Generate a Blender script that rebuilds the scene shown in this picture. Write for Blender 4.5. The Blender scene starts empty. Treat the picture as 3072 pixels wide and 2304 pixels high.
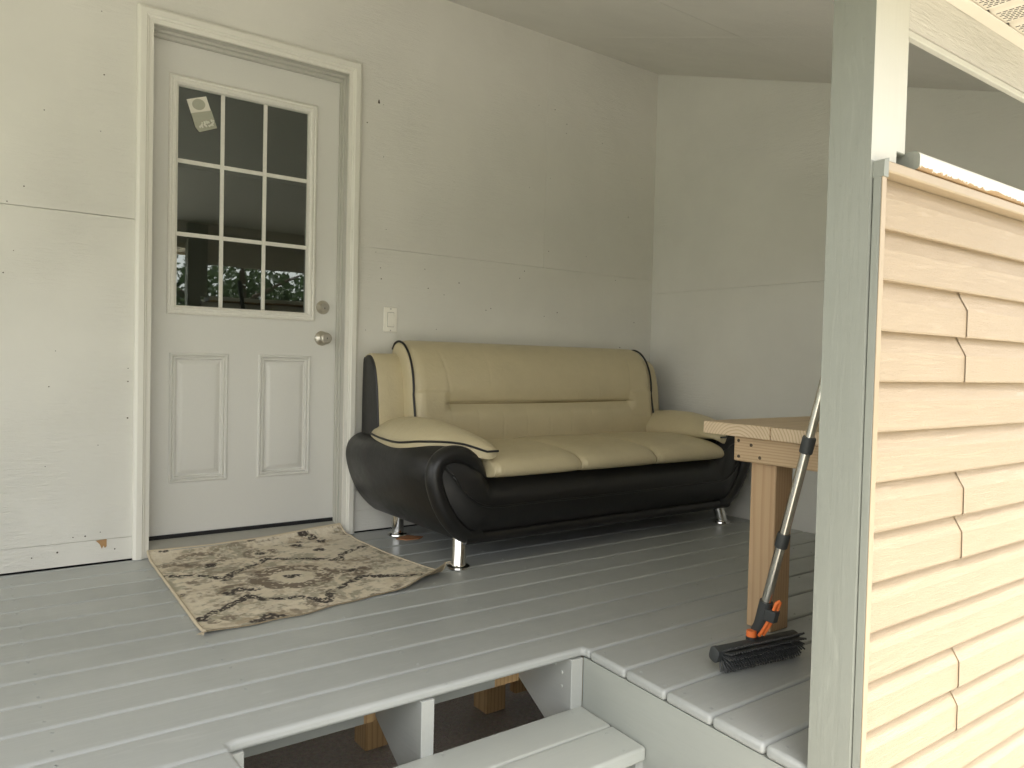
import bpy, bmesh, math, random
import numpy as np
from mathutils import Vector, Matrix
random.seed(7); rng = np.random.default_rng(7)
S = bpy.context.scene
COL = S.collection
# ------------------------------------------------------------------ camera
FPX, YAW, PITCH, ROLL = 2302.6, 0.6352, -0.0280, 0.0237
CAM = Vector((-0.5787, -3.2350, 0.7973))
def make_camera():
    F = Vector((math.sin(YAW)*math.cos(PITCH), math.cos(YAW)*math.cos(PITCH), math.sin(PITCH)))
    R = Vector((math.cos(YAW), -math.sin(YAW), 0)); U = R.cross(F)
    c, s = math.cos(ROLL), math.sin(ROLL)
    R2 = c*R + s*U; U2 = -s*R + c*U
    m = Matrix((R2, U2, -F)).transposed().to_4x4(); m.translation = CAM
    cd = bpy.data.cameras.new('camera'); co = bpy.data.objects.new('camera', cd)
    COL.objects.link(co); co.matrix_world = m
    cd.sensor_width = 36; cd.lens = FPX/3072*36; cd.clip_start = 0.02; cd.clip_end = 1000
    S.camera = co
make_camera()
S.render.resolution_x, S.render.resolution_y = 1024, 768
# ------------------------------------------------------------------ sky, sun, exposure
SUN_EL, SUN_AZ = math.radians(75), math.radians(200)      # azimuth from +Y clockwise: high, over the yard in front; the eave keeps it off the deck
w = bpy.data.worlds.new('World'); S.world = w; w.use_nodes = True
nt = w.node_tree; nt.nodes.clear()
sky = nt.nodes.new('ShaderNodeTexSky'); sky.sky_type = 'NISHITA'; sky.sun_disc = False
sky.sun_elevation = SUN_EL; sky.sun_rotation = SUN_AZ
sky.air_density = 1.0; sky.dust_density = 4.0; sky.ozone_density = 1.0
bw = nt.nodes.new('ShaderNodeRGBToBW'); cmb = nt.nodes.new('ShaderNodeMix'); cmb.data_type = 'RGBA'
tint = nt.nodes.new('ShaderNodeMix'); tint.data_type = 'RGBA'; tint.blend_type = 'MULTIPLY'
tint.inputs[0].default_value = 1; tint.inputs[7].default_value = (1.0, 0.985, 0.965, 1)   # thin warm overcast
bg = nt.nodes.new('ShaderNodeBackground'); bg.inputs[1].default_value = 0.15
out = nt.nodes.new('ShaderNodeOutputWorld')
nt.links.new(sky.outputs[0], bw.inputs[0]); cmb.inputs[0].default_value = 0.85
nt.links.new(sky.outputs[0], cmb.inputs[6]); nt.links.new(bw.outputs[0], cmb.inputs[7])
nt.links.new(cmb.outputs[2], tint.inputs[6]); nt.links.new(tint.outputs[2], bg.inputs[0])
nt.links.new(bg.outputs[0], out.inputs[0])
sd = bpy.data.lights.new('sun', 'SUN'); sd.energy = 1.1; sd.angle = math.radians(14); sd.color = (1, .965, .92)
so = bpy.data.objects.new('sun', sd); COL.objects.link(so)
sdir = Vector((math.sin(SUN_AZ)*math.cos(SUN_EL), math.cos(SUN_AZ)*math.cos(SUN_EL), math.sin(SUN_EL)))
so.rotation_euler = sdir.to_track_quat('Z', 'Y').to_euler(); so.location = (-2, -6, 6)
S.view_settings.view_transform = 'Standard'; S.view_settings.look = 'None'
S.view_settings.gamma = 1; S.view_settings.use_curve_mapping = False
S.view_settings.exposure = 2.48
S.render.engine = 'CYCLES'
S.cycles.max_bounces = 8; S.cycles.diffuse_bounces = 5; S.cycles.glossy_bounces = 4
S.cycles.transmission_bounces = 6; S.cycles.transparent_max_bounces = 10

# ------------------------------------------------------------------ materials
def srgb(r, g, b):
    f = lambda c: (c/255/12.92 if c/255 <= .04045 else ((c/255+.055)/1.055)**2.4)
    return (f(r), f(g), f(b), 1)
class N:
    def __init__(s, name):
        s.m = bpy.data.materials.new(name); s.m.use_nodes = True; s.t = s.m.node_tree
        s.p = s.t.nodes['Principled BSDF']; s.o = s.t.nodes['Material Output']
    def n(s, typ, **kw):
        x = s.t.nodes.new('ShaderNode'+typ)
        for k, v in kw.items(): setattr(x, k, v)
        return x
    def l(s, a, b): s.t.links.new(a, b)
    def coord(s, scale=(1, 1, 1), rnd=0.0, rot=(0, 0, 0)):
        tc = s.n('TexCoord'); mp = s.n('Mapping'); mp.inputs['Scale'].default_value = scale; mp.inputs['Rotation'].default_value = rot
        if rnd:
            oi = s.n('ObjectInfo'); mu = s.n('Math', operation='MULTIPLY'); mu.inputs[1].default_value = rnd
            va = s.n('VectorMath', operation='ADD')
            s.l(oi.outputs['Random'], mu.inputs[0]); s.l(tc.outputs['Object'], va.inputs[0]); s.l(mu.outputs[0], va.inputs[1]); s.l(va.outputs[0], mp.inputs[0])
        else: s.l(tc.outputs['Object'], mp.inputs[0])
        return mp.outputs[0]
    def noise(s, co, scale, detail=4, rough=.55, dist=0):
        x = s.n('TexNoise'); x.inputs['Scale'].default_value = scale; x.inputs['Detail'].default_value = detail
        x.inputs['Roughness'].default_value = rough; x.inputs['Distortion'].default_value = dist
        s.l(co, x.inputs['Vector']); return x.outputs['Fac']
    def ramp(s, fac, stops):
        x = s.n('ValToRGB'); e = x.color_ramp.elements
        e[0].position, e[0].color = stops[0]; e[1].position, e[1].color = stops[-1]
        for p, c in stops[1:-1]:
            q = e.new(p); q.color = c
        s.l(fac, x.inputs[0]); return x.outputs[0]
    def mix(s, fac, a, b, blend='MIX'):
        x = s.n('Mix', data_type='RGBA', blend_type=blend)
        for i, v in ((0, fac), (6, a), (7, b)):
            if isinstance(v, (int, float, tuple)): x.inputs[i].default_value = v
            else: s.l(v, x.inputs[i])
        return x.outputs[2]
    def math(s, op, a, b=None):
        x = s.n('Math', operation=op)
        for i, v in ((0, a), (1, b)):
            if v is None: continue
            if isinstance(v, (int, float)): x.inputs[i].default_value = v
            else: s.l(v, x.inputs[i])
        return x.outputs[0]
    def bump(s, *hs):
        prev = None
        for h, st, di in hs:
            b = s.n('Bump'); b.inputs['Strength'].default_value = st; b.inputs['Distance'].default_value = di
            s.l(h, b.inputs['Height'])
            if prev is not None: s.l(prev, b.inputs['Normal'])
            prev = b.outputs[0]
        s.l(prev, s.p.inputs['Normal'])
    def base(s, c):
        if isinstance(c, tuple): s.p.inputs['Base Color'].default_value = c
        else: s.l(c, s.p.inputs['Base Color'])
    def set(s, **k):
        for a, v in k.items(): s.p.inputs[a.replace('_', ' ')].default_value = v
        return s
def sc(c, k): return (c[0]*k, c[1]*k, c[2]*k, 1)
def grey(v): return (v, v, v, 1)

def painted_wood(name, col, axis=0, rough=.5, grain=.35, vary=.12, rnd=37., coarse=1., speck=0):
    m = N(name); st = [22*coarse]*3; st[axis] = 1.6*coarse
    co = m.coord(tuple(st), rnd); g = m.noise(co, 3.2, 6, .62, .6)
    co2 = m.coord((1, 1, 1), rnd); big = m.noise(co2, 2.3, 4, .6); fine = m.noise(co2, 160, 3, .6)
    oi = m.n('ObjectInfo')
    v = m.math('ADD', m.math('MULTIPLY', big, vary), m.math('MULTIPLY', oi.outputs['Random'], vary*.5))
    v = m.math('ADD', v, 1 - vary*.75); v = m.math('ADD', v, m.math('MULTIPLY', m.math('SUBTRACT', g, .5), vary*.6))
    c = m.mix(1.0, col, v, 'MULTIPLY')
    if speck:
        sp = m.noise(co2, 55, 2, .5); f = m.ramp(sp, [(0, grey(0)), (.70, grey(0)), (.76, grey(1)), (1, grey(1))])
        c = m.mix(m.math('MULTIPLY', f, speck), c, sc(col, .45))
    if speck:
        s3 = [9, 9, 9]; s3[axis] = 1.3
        sf_ = m.ramp(m.noise(m.coord(tuple(s3), rnd), 3.0, 6, .7, .8), [(0, grey(0)), (.60, grey(0)), (.72, grey(1)), (1, grey(1))])
        c = m.mix(m.math('MULTIPLY', sf_, .28), c, sc(col, 1.45))
        du = m.ramp(m.noise(m.coord((1, 1, 1), 0), 1.6, 5, .65), [(0, grey(0)), (.45, grey(0)), (.70, grey(1)), (1, grey(1))]); c = m.mix(m.math('MULTIPLY', du, .22), c, sc(col, .70))
        rr = m.math('ADD', m.math('MULTIPLY', du, .2), rough-.04); m.l(rr, m.p.inputs['Roughness'])
    m.base(c)
    if not speck: m.set(Roughness=rough)
    m.bump((g, grain, .0025), (fine, .12, .0008))
    return m.m
def wall_paint(name, col):
    m = N(name); co = m.coord((1, 1, 1), 0)
    st = m.coord((3.0, 3.0, 26), 0)
    a = m.noise(st, 4.5, 6, .65, 1.2)                       # strands pressed into the sheet
    b = m.noise(co, 3.0, 5, .6); f = m.noise(co, 210, 3, .6); roll = m.noise(co, 70, 3, .6)
    vor = m.n('TexVoronoi'); vor.inputs['Scale'].default_value = 9; m.l(m.coord((1.4, 1.4, 5), 0), vor.inputs['Vector'])
    mask = m.ramp(m.noise(co, 1.7, 3, .6), [(0, grey(0)), (.42, grey(0)), (.62, grey(1)), (1, grey(1))])
    v = m.math('ADD', m.math('MULTIPLY', m.math('SUBTRACT', b, .5), .16), 1.0)
    c = m.mix(1.0, col, v, 'MULTIPLY')
    spk = m.ramp(m.noise(m.coord((9, 9, 26), 0), 4.0, 5, .75), [(0, grey(0)), (.70, grey(0)), (.75, grey(1)), (1, grey(1))])
    spk = m.math('MULTIPLY', m.math('MULTIPLY', spk, mask), .38)
    c = m.mix(spk, c, sc(col, .45)); m.base(c); m.set(Roughness=.62)
    sm = m.math('MULTIPLY', a, mask)
    m.bump((sm, .75, .006), (m.math('MULTIPLY', vor.outputs['Distance'], mask), .15, .003), (roll, .25, .0012), (f, .12, .0006))
    return m.m
def raw_wood(name, light, dark, axis=0, pith=(0, -.03, -.05), rings=55., rough=.6, knots=False):
    m = N(name); tc = m.n('TexCoord'); oi = m.n('ObjectInfo')
    st = [1, 1, 1]; st[axis] = .10
    mp = m.n('Mapping'); mp.inputs['Location'].default_value = pith; mp.inputs['Scale'].default_value = tuple(st)
    m.l(tc.outputs['Object'], mp.inputs[0])
    nz = m.n('TexNoise'); nz.inputs['Scale'].default_value = 5; nz.inputs['Detail'].default_value = 3; m.l(mp.outputs[0], nz.inputs['Vector'])
    add = m.n('VectorMath', operation='MULTIPLY_ADD'); add.inputs[1].default_value = (.035,)*3
    m.l(nz.outputs['Color'], add.inputs[0]); m.l(mp.outputs[0], add.inputs[2])
    mul = m.n('VectorMath', operation='MULTIPLY'); k = [1, 1, 1]; k[axis] = 0; mul.inputs[1].default_value = tuple(k); m.l(add.outputs[0], mul.inputs[0])
    ln = m.n('VectorMath', operation='LENGTH'); m.l(mul.outputs[0], ln.inputs[0])
    r = m.math('FRACT', m.math('ADD', m.math('MULTIPLY', ln.outputs['Value'], rings*2.2), m.math('MULTIPLY', oi.outputs['Random'], 5)))
    f = m.ramp(r, [(0, grey(0)), (.55, grey(.15)), (.88, grey(1)), (1, grey(0))])
    big = m.noise(mp.outputs[0], 9, 4, .6); s2 = [60, 60, 60]; s2[axis] = 3
    fine = m.noise(m.coord(tuple(s2), 11), 3, 4, .6)
    c = m.mix(m.math('MULTIPLY', f, .85), light, dark)
    c = m.mix(m.math('MULTIPLY', big, .35), c, sc(dark, .95)); c = m.mix(m.math('MULTIPLY', fine, .22), c, sc(dark, .6))
    if knots:
        vo = m.n('TexVoronoi'); vo.inputs['Scale'].default_value = 3.1; vo.inputs['Randomness'].default_value = 1
        k2 = [1, 1, 1]; k2[axis] = .55; m.l(m.coord(tuple(k2), 3), vo.inputs['Vector'])
        kf = m.ramp(vo.outputs['Distance'], [(0, grey(1)), (.05, grey(.8)), (.075, grey(0)), (1, grey(0))])
        c = m.mix(m.math('MULTIPLY', kf, .75), c, sc(dark, .33))
    m.base(c); m.set(Roughness=rough); m.bump((fine, .25, .0012), (f, .10, .001)); return m.m
def leather(name, col, rough, bump=.25):
    m = N(name); co = m.coord()
    vo = m.n('TexVoronoi', feature='DISTANCE_TO_EDGE'); vo.inputs['Scale'].default_value = 330; m.l(co, vo.inputs['Vector'])
    a = m.noise(co, 7, 4, .6); b = m.noise(co, 26, 4, .6)
    v = m.math('ADD', m.math('MULTIPLY', m.math('SUBTRACT', a, .5), .22), 1.0)
    m.base(m.mix(1.0, col, v, 'MULTIPLY')); m.set(Roughness=rough)
    rr = m.math('ADD', m.math('MULTIPLY', m.math('SUBTRACT', b, .5), .22), rough); m.l(rr, m.p.inputs['Roughness'])
    cr = m.noise(m.coord((1, 2.4, 1)), 16, 6, .62, 1.5)
    m.bump((cr, .26 if col[0] > .1 else .07, .010), (b, .14, .006), (vo.outputs['Distance'], bump, .0005)); return m.m
def plain(name, col, rough=.5, metal=0, nscale=0, bump=.15, dist=.0006, vary=.08):
    m = N(name); co = m.coord(); a = m.noise(co, nscale or 40, 4, .6)
    v = m.math('ADD', m.math('MULTIPLY', m.math('SUBTRACT', a, .5), vary*2), 1.0)
    m.base(m.mix(1.0, col, v, 'MULTIPLY')); m.set(Roughness=rough, Metallic=metal)
    if bump: m.bump((a, bump, dist))
    return m.m
def brushed(name, col, rough, axis=2):
    m = N(name); st = [300, 300, 300]; st[axis] = 3; a = m.noise(m.coord(tuple(st)), 1.0, 3, .6)
    m.base(col); m.set(Metallic=1.0)
    m.l(m.math('ADD', m.math('MULTIPLY', a, .16), rough-.06), m.p.inputs['Roughness']); m.bump((a, .05, .0004)); return m.m
def glass_mat():
    m = N('window_glass'); m.t.nodes.remove(m.p)
    tr = m.n('BsdfTransparent'); tr.inputs[0].default_value = (.62, .66, .62, 1)
    gl = m.n('BsdfGlossy'); gl.inputs['Roughness'].default_value = .014; gl.inputs['Color'].default_value = (.93, 1, .95, 1)
    fr = m.n('Fresnel'); fr.inputs['IOR'].default_value = 2.5
    wv = m.noise(m.coord(), 5, 2, .5); b = m.n('Bump'); b.inputs['Strength'].default_value = .012; b.inputs['Distance'].default_value = .02
    m.l(wv, b.inputs['Height']); m.l(b.outputs[0], gl.inputs['Normal'])
    mx = m.n('MixShader'); m.l(fr.outputs[0], mx.inputs[0]); m.l(tr.outputs[0], mx.inputs[1]); m.l(gl.outputs[0], mx.inputs[2])
    m.l(mx.outputs[0], m.o.inputs[0]); return m.m
def aggregate():
    m = N('exposed_aggregate'); co = m.coord()
    vo = m.n('TexVoronoi'); vo.inputs['Scale'].default_value = 150; m.l(co, vo.inputs['Vector'])
    a = m.noise(co, 60, 5, .7); b = m.noise(co, 2.2, 4, .6)
    c = m.ramp(a, [(0, (.13, .105, .08, 1)), (.45, (.44, .38, .31, 1)), (.62, (.60, .54, .46, 1)), (1, (.68, .63, .56, 1))])
    c = m.mix(.45, c, m.mix(.75, vo.outputs['Color'], (.15, .12, .10, 1)), 'MULTIPLY') if False else m.mix(.35, c, m.mix(.8, vo.outputs['Color'], (.46, .40, .33, 1)))
    c = m.mix(m.math('MULTIPLY', b, .5), c, (.29, .25, .20, 1)); m.base(c); m.set(Roughness=.9)
    m.bump((vo.outputs['Distance'], .9, .006), (a, .6, .004)); return m.m
def grass_mat():
    m = N('lawn'); co = m.coord(); a = m.noise(co, 1.2, 5, .65); b = m.noise(co, 40, 5, .7)
    c = m.mix(a, (.045, .075, .022, 1), (.10, .11, .04, 1)); c = m.mix(m.math('MULTIPLY', b, .5), c, (.03, .05, .014, 1))
    m.base(c); m.set(Roughness=.85); m.bump((b, .8, .03)); return m.m
def siding_mat():
    m = N('cream_vinyl'); st = m.coord((2.2, 30, 30), 31); g = m.noise(st, 3.4, 5, .6, 1.6)
    lines = m.ramp(g, [(0, grey(0)), (.40, grey(1)), (.47, grey(.1)), (.53, grey(1)), (.60, grey(.2)), (.67, grey(1)), (1, grey(.6))])
    big = m.noise(m.coord(), 2, 3, .6); oi = m.n('ObjectInfo')
    v = m.math('ADD', m.math('MULTIPLY', m.math('SUBTRACT', big, .5), .08), m.math('ADD', m.math('MULTIPLY', oi.outputs['Random'], .05), .97))
    m.base(m.mix(1.0, (.43, .33, .215, 1), v, 'MULTIPLY')); m.set(Roughness=.42); m.bump((lines, .50, .0018), (g, .10, .002)); return m.m
def peel_white():
    m = N('peeling_white_paint'); co = m.coord((4, 14, 14), 0); a = m.noise(co, 3, 5, .6); f = m.noise(m.coord((1, 1, 1)), 38, 6, .75)
    tc = m.n('TexCoord'); sp = m.n('SeparateXYZ'); m.l(tc.outputs['Object'], sp.inputs[0])
    # bare wood shows where the worn lower edge has lost its paint
    h = m.math('ADD', m.math('MULTIPLY', sp.outputs['Z'], 60), m.math('MULTIPLY', m.math('SUBTRACT', f, .5), 1.6))
    k = m.ramp(h, [(0, grey(1)), (.50, grey(1)), (.56, grey(0)), (1, grey(0))])
    wood = m.mix(a, (.42, .27, .12, 1), (.25, .15, .07, 1))
    m.base(m.mix(k, m.mix(a, (.76, .74, .66, 1), (.66, .64, .57, 1)), wood)); m.set(Roughness=.55); m.bump((a, .3, .002)); return m.m
def backing_mat():
    m = N('rug_backing'); w1 = m.n('TexWave'); w1.inputs['Scale'].default_value = 120; w1.bands_direction = 'X'; w2 = m.n('TexWave'); w2.inputs['Scale'].default_value = 120; w2.bands_direction = 'Y'
    co = m.coord(); m.l(co, w1.inputs[0]); m.l(co, w2.inputs[0]); h = m.math('MULTIPLY', w1.outputs['Fac'], w2.outputs['Fac'])
    m.base(m.mix(h, (.30, .24, .15, 1), (.52, .45, .32, 1))); m.set(Roughness=.9); m.bump((h, .6, .002)); return m.m
def rug_mat():
    m = N('rug_pile'); at = m.n('Attribute', attribute_name='pattern'); co = m.coord()
    a = m.noise(co, 420, 3, .7); b = m.noise(m.coord((1, 2.5, 1)), 60, 4, .6)
    v = m.math('ADD', m.math('MULTIPLY', a, .5), .72)
    c = m.mix(1.0, at.outputs['Color'], v, 'MULTIPLY'); m.base(c); m.set(Roughness=.95)
    m.p.inputs['Sheen Weight'].default_value = 0
    m.bump((a, .9, .003), (b, .35, .004)); return m.m
def leaf_mat(name, c1, c2):
    m = N(name); a = m.noise(m.coord(), 3, 3, .6); m.base(m.mix(a, c1, c2)); m.set(Roughness=.5)
    m.p.inputs['Transmission Weight'].default_value = 0
    tl = m.n('BsdfTranslucent'); tl.inputs[0].default_value = sc(c2, 1.3); mx = m.n('MixShader'); mx.inputs[0].default_value = .3
    m.l(m.p.outputs[0], mx.inputs[1]); m.l(tl.outputs[0], mx.inputs[2]); m.l(mx.outputs[0], m.o.inputs[0]); return m.m

WALLC = (.725, .71, .645, 1)
M = dict(
    wall=wall_paint('pale_wall_paint', WALLC),
    ceil=wall_paint('pale_ceiling_paint', (.73, .715, .665, 1)),
    side=wall_paint('pale_side_wall_paint', (.715, .705, .65, 1)),
    osb=wall_paint('painted_strand_board', (.56, .53, .46, 1)),
    trim=painted_wood('trim_paint', (.78, .76, .68, 1), 2, .42, .08, .05),
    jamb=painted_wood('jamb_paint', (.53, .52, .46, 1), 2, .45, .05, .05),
    door=plain('door_paint', (.70, .69, .64, 1), .42, 0, 190, .10, .0005, .03),
    doorframe=plain('window_frame_paint', (.78, .76, .69, 1), .4, 0, 90, .05),
    deck=painted_wood('deck_paint', (.375, .388, .37, 1), 0, .36, .35, .20, 37., 1., .10),
    step=painted_wood('step_paint', (.45, .465, .425, 1), 0, .45, .30, .10),
    endgrain=painted_wood('painted_end_grain', (.44, .455, .40, 1), 1, .6, .9, .16, 5., 2.2),
    fascia=painted_wood('fascia_paint', (.36, .375, .34, 1), 1, .5, .25, .12),
    stringer=painted_wood('stringer_paint', (.42, .43, .40, 1), 1, .5, .35, .14),
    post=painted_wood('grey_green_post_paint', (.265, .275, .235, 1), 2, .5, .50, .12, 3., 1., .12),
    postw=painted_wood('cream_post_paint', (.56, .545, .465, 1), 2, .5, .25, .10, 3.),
    vinyl=siding_mat(), vinyl_trim=plain('vinyl_trim', (.40, .31, .20, 1), .4, 0, 12, .05),
    soffit=plain('soffit_vinyl', (.70, .64, .53, 1), .45, 0, 12, .04), slot=plain('slot_shadow_gap', (.02, .02, .02, 1), .9),
    cap=peel_white(),
    wood_x=raw_wood('fir_plank', (.74, .60, .42, 1), (.42, .29, .165, 1), 0, (0, -.14, -.55), 46, .6),
    wood_y=raw_wood('fir_apron', (.58, .43, .265, 1), (.40, .265, .145, 1), 1, (.02, 0, .10), 70, .6),
    wood_z=raw_wood('fir_leg', (.57, .40, .235, 1), (.45, .285, .155, 1), 2, (.06, .05, 0), 38, .6, True),
    wood_old=raw_wood('fir_support', (.62, .42, .20, 1), (.38, .22, .09, 1), 2, (.07, .05, 0), 32, .65),
    black=leather('black_leatherette', (.0095, .0092, .0088, 1), .38, .10),
    cream=leather('cream_leatherette', (.53, .455, .285, 1), .40, .12),
    piping=plain('black_piping', (.008, .008, .008, 1), .4), stitch=plain('stitch_line', (.27, .21, .10, 1), .7),
    bstitch=plain('black_stitch', (.004, .004, .004, 1), .6),
    chrome=brushed('chrome', (.78, .77, .74, 1), .08, 2), steel=brushed('steel_tube', (.62, .60, .55, 1), .20, 2),
    nickel=brushed('satin_nickel', (.60, .56, .48, 1), .30, 0), alu=plain('aluminium_sill', (.40, .39, .345, 1), .38, .35, 30, .05),
    rubber=plain('dark_grey_plastic', (.042, .046, .046, 1), .5, 0, 200, .2), orange=plain('orange_plastic', (.85, .20, .045, 1), .45),
    bristle=plain('bristle_grey', (.055, .057, .057, 1), .45, 0, 300, .2), dark=plain('dark_gap', (.012, .012, .012, 1), .8),
    plate=plain('switch_plastic', (.90, .87, .77, 1), .28, 0, 20, 0), glass=glass_mat(), agg=aggregate(), lawn=grass_mat(),
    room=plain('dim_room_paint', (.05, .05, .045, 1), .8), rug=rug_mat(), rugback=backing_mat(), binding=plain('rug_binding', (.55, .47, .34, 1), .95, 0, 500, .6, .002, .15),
    nail=plain('rusty_nail', (.10, .08, .055, 1), .7), card=plain('white_card', (.74, .72, .62, 1), .6), pouch=plain('frosted_pouch', (.42, .42, .33, 1), .25),
    pellet=plain('white_pellets', (.72, .71, .62, 1), .5), cardboard=plain('cardboard', (.38, .17, .07, 1), .8), bare=plain('bare_plywood', (.42, .25, .11, 1), .8, 0, 60, .3),
    roof=plain('roof_shingle', (.07, .065, .06, 1), .9, 0, 30, .4), bark=plain('bark', (.10, .075, .05, 1), .9, 0, 14, .8, .02),
    concrete=plain('pale_concrete', (.42, .40, .34, 1), .85, 0, 6, .2, .004, .12),
    leaf1=leaf_mat('leaf_dark', (.038, .058, .028, 1), (.065, .092, .045, 1)), leaf2=leaf_mat('leaf_light', (.05, .075, .035, 1), (.085, .115, .055, 1)),
)

# ------------------------------------------------------------------ mesh helpers
class MB:
    def __init__(s): s.v = []; s.f = []; s.mi = []; s.cur = 0
    def add(s, vs, fs):
        o = len(s.v); s.v += [tuple(map(float, q)) for q in vs]
        for f in fs: s.f.append([i+o for i in f]); s.mi.append(s.cur)
        return s
    def box(s, x0, x1, y0, y1, z0, z1):
        return s.add([(x0,y0,z0),(x1,y0,z0),(x1,y1,z0),(x0,y1,z0),(x0,y0,z1),(x1,y0,z1),(x1,y1,z1),(x0,y1,z1)],
                     [(0,3,2,1),(4,5,6,7),(0,1,5,4),(1,2,6,5),(2,3,7,6),(3,0,4,7)])
    def prism(s, pts, a, b):      # pts: 3-D points of one cap; offset vector from a to b
        n = len(pts); d = Vector(b)-Vector(a); p = [Vector(q) for q in pts]
        return s.add(p+[q+d for q in p], [list(range(n))[::-1], list(range(n, 2*n))]+[(i, (i+1) % n, n+(i+1) % n, n+i) for i in range(n)])
    def grid(s, P, closed_u=False, closed_v=False):
        nu, nv = len(P), len(P[0]); fs = []
        for i in range(nu-(0 if closed_u else 1)):
            for j in range(nv-(0 if closed_v else 1)):
                a = i*nv+j; b = ((i+1) % nu)*nv+j; c = ((i+1) % nu)*nv+(j+1) % nv; d = i*nv+(j+1) % nv
                fs.append((a, b, c, d))
        return s.add([q for r in P for q in r], fs)
    def loft(s, loops, cap=True):
        s.grid(loops, False, True)
        if cap:
            n = len(loops[0]); o = len(s.v)-len(loops)*n
            s.f.append([o+i for i in range(n)][::-1]); s.mi.append(s.cur)
            e = o+(len(loops)-1)*n; s.f.append([e+i for i in range(n)]); s.mi.append(s.cur)
        return s
    def tube(s, path, r, seg=10, cap=True):
        P = [Vector(p) for p in path]; n = len(P); rr = r if hasattr(r, '__len__') else [r]*n
        loops = []; up = None
        for i in range(n):
            t = (P[min(i+1, n-1)]-P[max(i-1, 0)]).normalized()
            if up is None:
                up = Vector((0, 0, 1)) if abs(t.z) < .9 else Vector((1, 0, 0))
            a = (up - t*up.dot(t)).normalized(); b = t.cross(a); up = a
            loops.append([tuple(P[i]+(a*math.cos(k*2*math.pi/seg)+b*math.sin(k*2*math.pi/seg))*rr[i]) for k in range(seg)])
        return s.loft(loops, cap)
    def lathe(s, c, axis, prof, seg=28):   # prof: (radius, distance along axis)
        c = Vector(c); t = Vector(axis).normalized(); u = t.orthogonal().normalized(); w_ = t.cross(u)
        loops = [[tuple(c+t*h+(u*math.cos(k*2*math.pi/seg)+w_*math.sin(k*2*math.pi/seg))*max(r, 1e-5)) for k in range(seg)] for r, h in prof]
        return s.loft(loops, True)
    def build(s, name, mats, parent=None, smooth=False, bevel=0, segs=2, angle=None, kind=None, label=None, recalc=True):
        L = Vector(parent['_base']) if parent is not None else Vector((0, 0, 0))
        me = bpy.data.meshes.new(name); me.from_pydata([(v[0]-L.x, v[1]-L.y, v[2]-L.z) for v in s.v], [], s.f)
        for m in (mats if isinstance(mats, (list, tuple)) else [mats]): me.materials.append(M[m] if isinstance(m, str) else m)
        for p, k in zip(me.polygons, s.mi): p.material_index = k
        bm = bmesh.new(); bm.from_mesh(me)
        if recalc: bmesh.ops.recalc_face_normals(bm, faces=bm.faces)
        if bevel:
            ed = [e for e in bm.edges if len(e.link_faces) == 2 and e.calc_face_angle(0) > .6]
            rb = bmesh.ops.bevel(bm, geom=ed, offset=bevel, segments=segs, profile=.5, affect='EDGES', clamp_overlap=True)
            if not smooth:
                for f in rb['faces']: f.smooth = True
        bm.to_mesh(me); bm.free()
        if smooth:
            me.polygons.foreach_set('use_smooth', [True]*len(me.polygons))
            me.set_sharp_from_angle(angle=math.radians(angle or 35))
        o = bpy.data.objects.new(name, me); COL.objects.link(o)
        if parent is not None:
            par = parent; o.parent = par
            o['_base'] = tuple(L)
        if kind: o['kind'] = kind
        if label: o['label'] = label
        return o
THINGS = []
def thing(name, base, label, cat, group=None, kind='thing'):
    o = bpy.data.objects.new(name, None); COL.objects.link(o); o.location = base; o['_base'] = tuple(base); o.empty_display_size = .1
    o['label'] = label; o['category'] = cat
    if group: o['group'] = group
    if kind: o['kind'] = kind
    return o
def tag(o, label, cat=None, group=None, kind=None):
    if kind != 'structure' or cat: o['category'] = cat or 'setting'
    o['label'] = label
    if group: o['group'] = group
    if kind: o['kind'] = kind
    return o
def box(name, mats, parent, x0, x1, y0, y1, z0, z1, bevel=0, segs=2, **k):
    return MB().box(x0, x1, y0, y1, z0, z1).build(name, mats, parent, bevel=bevel, segs=segs, **k)
def catmull(pts, n=8):
    P = [Vector(p) for p in pts]; out = []
    for i in range(len(P)-1):
        a, b, c, d = P[max(i-1, 0)], P[i], P[i+1], P[min(i+2, len(P)-1)]
        for k in range(n):
            t = k/n; out.append(.5*((2*b)+(c-a)*t+(2*a-5*b+4*c-d)*t*t+(3*b-a-3*c+d)*t**3))
    out.append(P[-1]); return out
def interp(t, ts, vs): return float(np.interp(t, ts, vs))
def smooth_interp(t, ts, vs):
    i = min(max(int(np.searchsorted(ts, t))-1, 0), len(ts)-2); a = (t-ts[i])/(ts[i+1]-ts[i])
    m = lambda k: (vs[min(k+1, len(vs)-1)]-vs[max(k-1, 0)])/(ts[min(k+1, len(ts)-1)]-ts[max(k-1, 0)])
    h = ts[i+1]-ts[i]; a2, a3 = a*a, a*a*a
    return (2*a3-3*a2+1)*vs[i]+(a3-2*a2+a)*h*m(i)+(-2*a3+3*a2)*vs[i+1]+(a3-a2)*h*m(i+1)
def ring_panel(mb, x0, x1, z0, z1, y, prof, fill=True):
    """nested rectangular mouldings in a wall plane facing -Y; prof = (inset, proud)"""
    loops = [[(x0+i, y-d, z0+i), (x1-i, y-d, z0+i), (x1-i, y-d, z1-i), (x0+i, y-d, z1-i)] for i, d in prof]
    mb.grid(loops, False, True)
    if fill: n = len(mb.v); mb.f.append([n-4, n-3, n-2, n-1]); mb.mi.append(mb.cur)
    return mb

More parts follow.
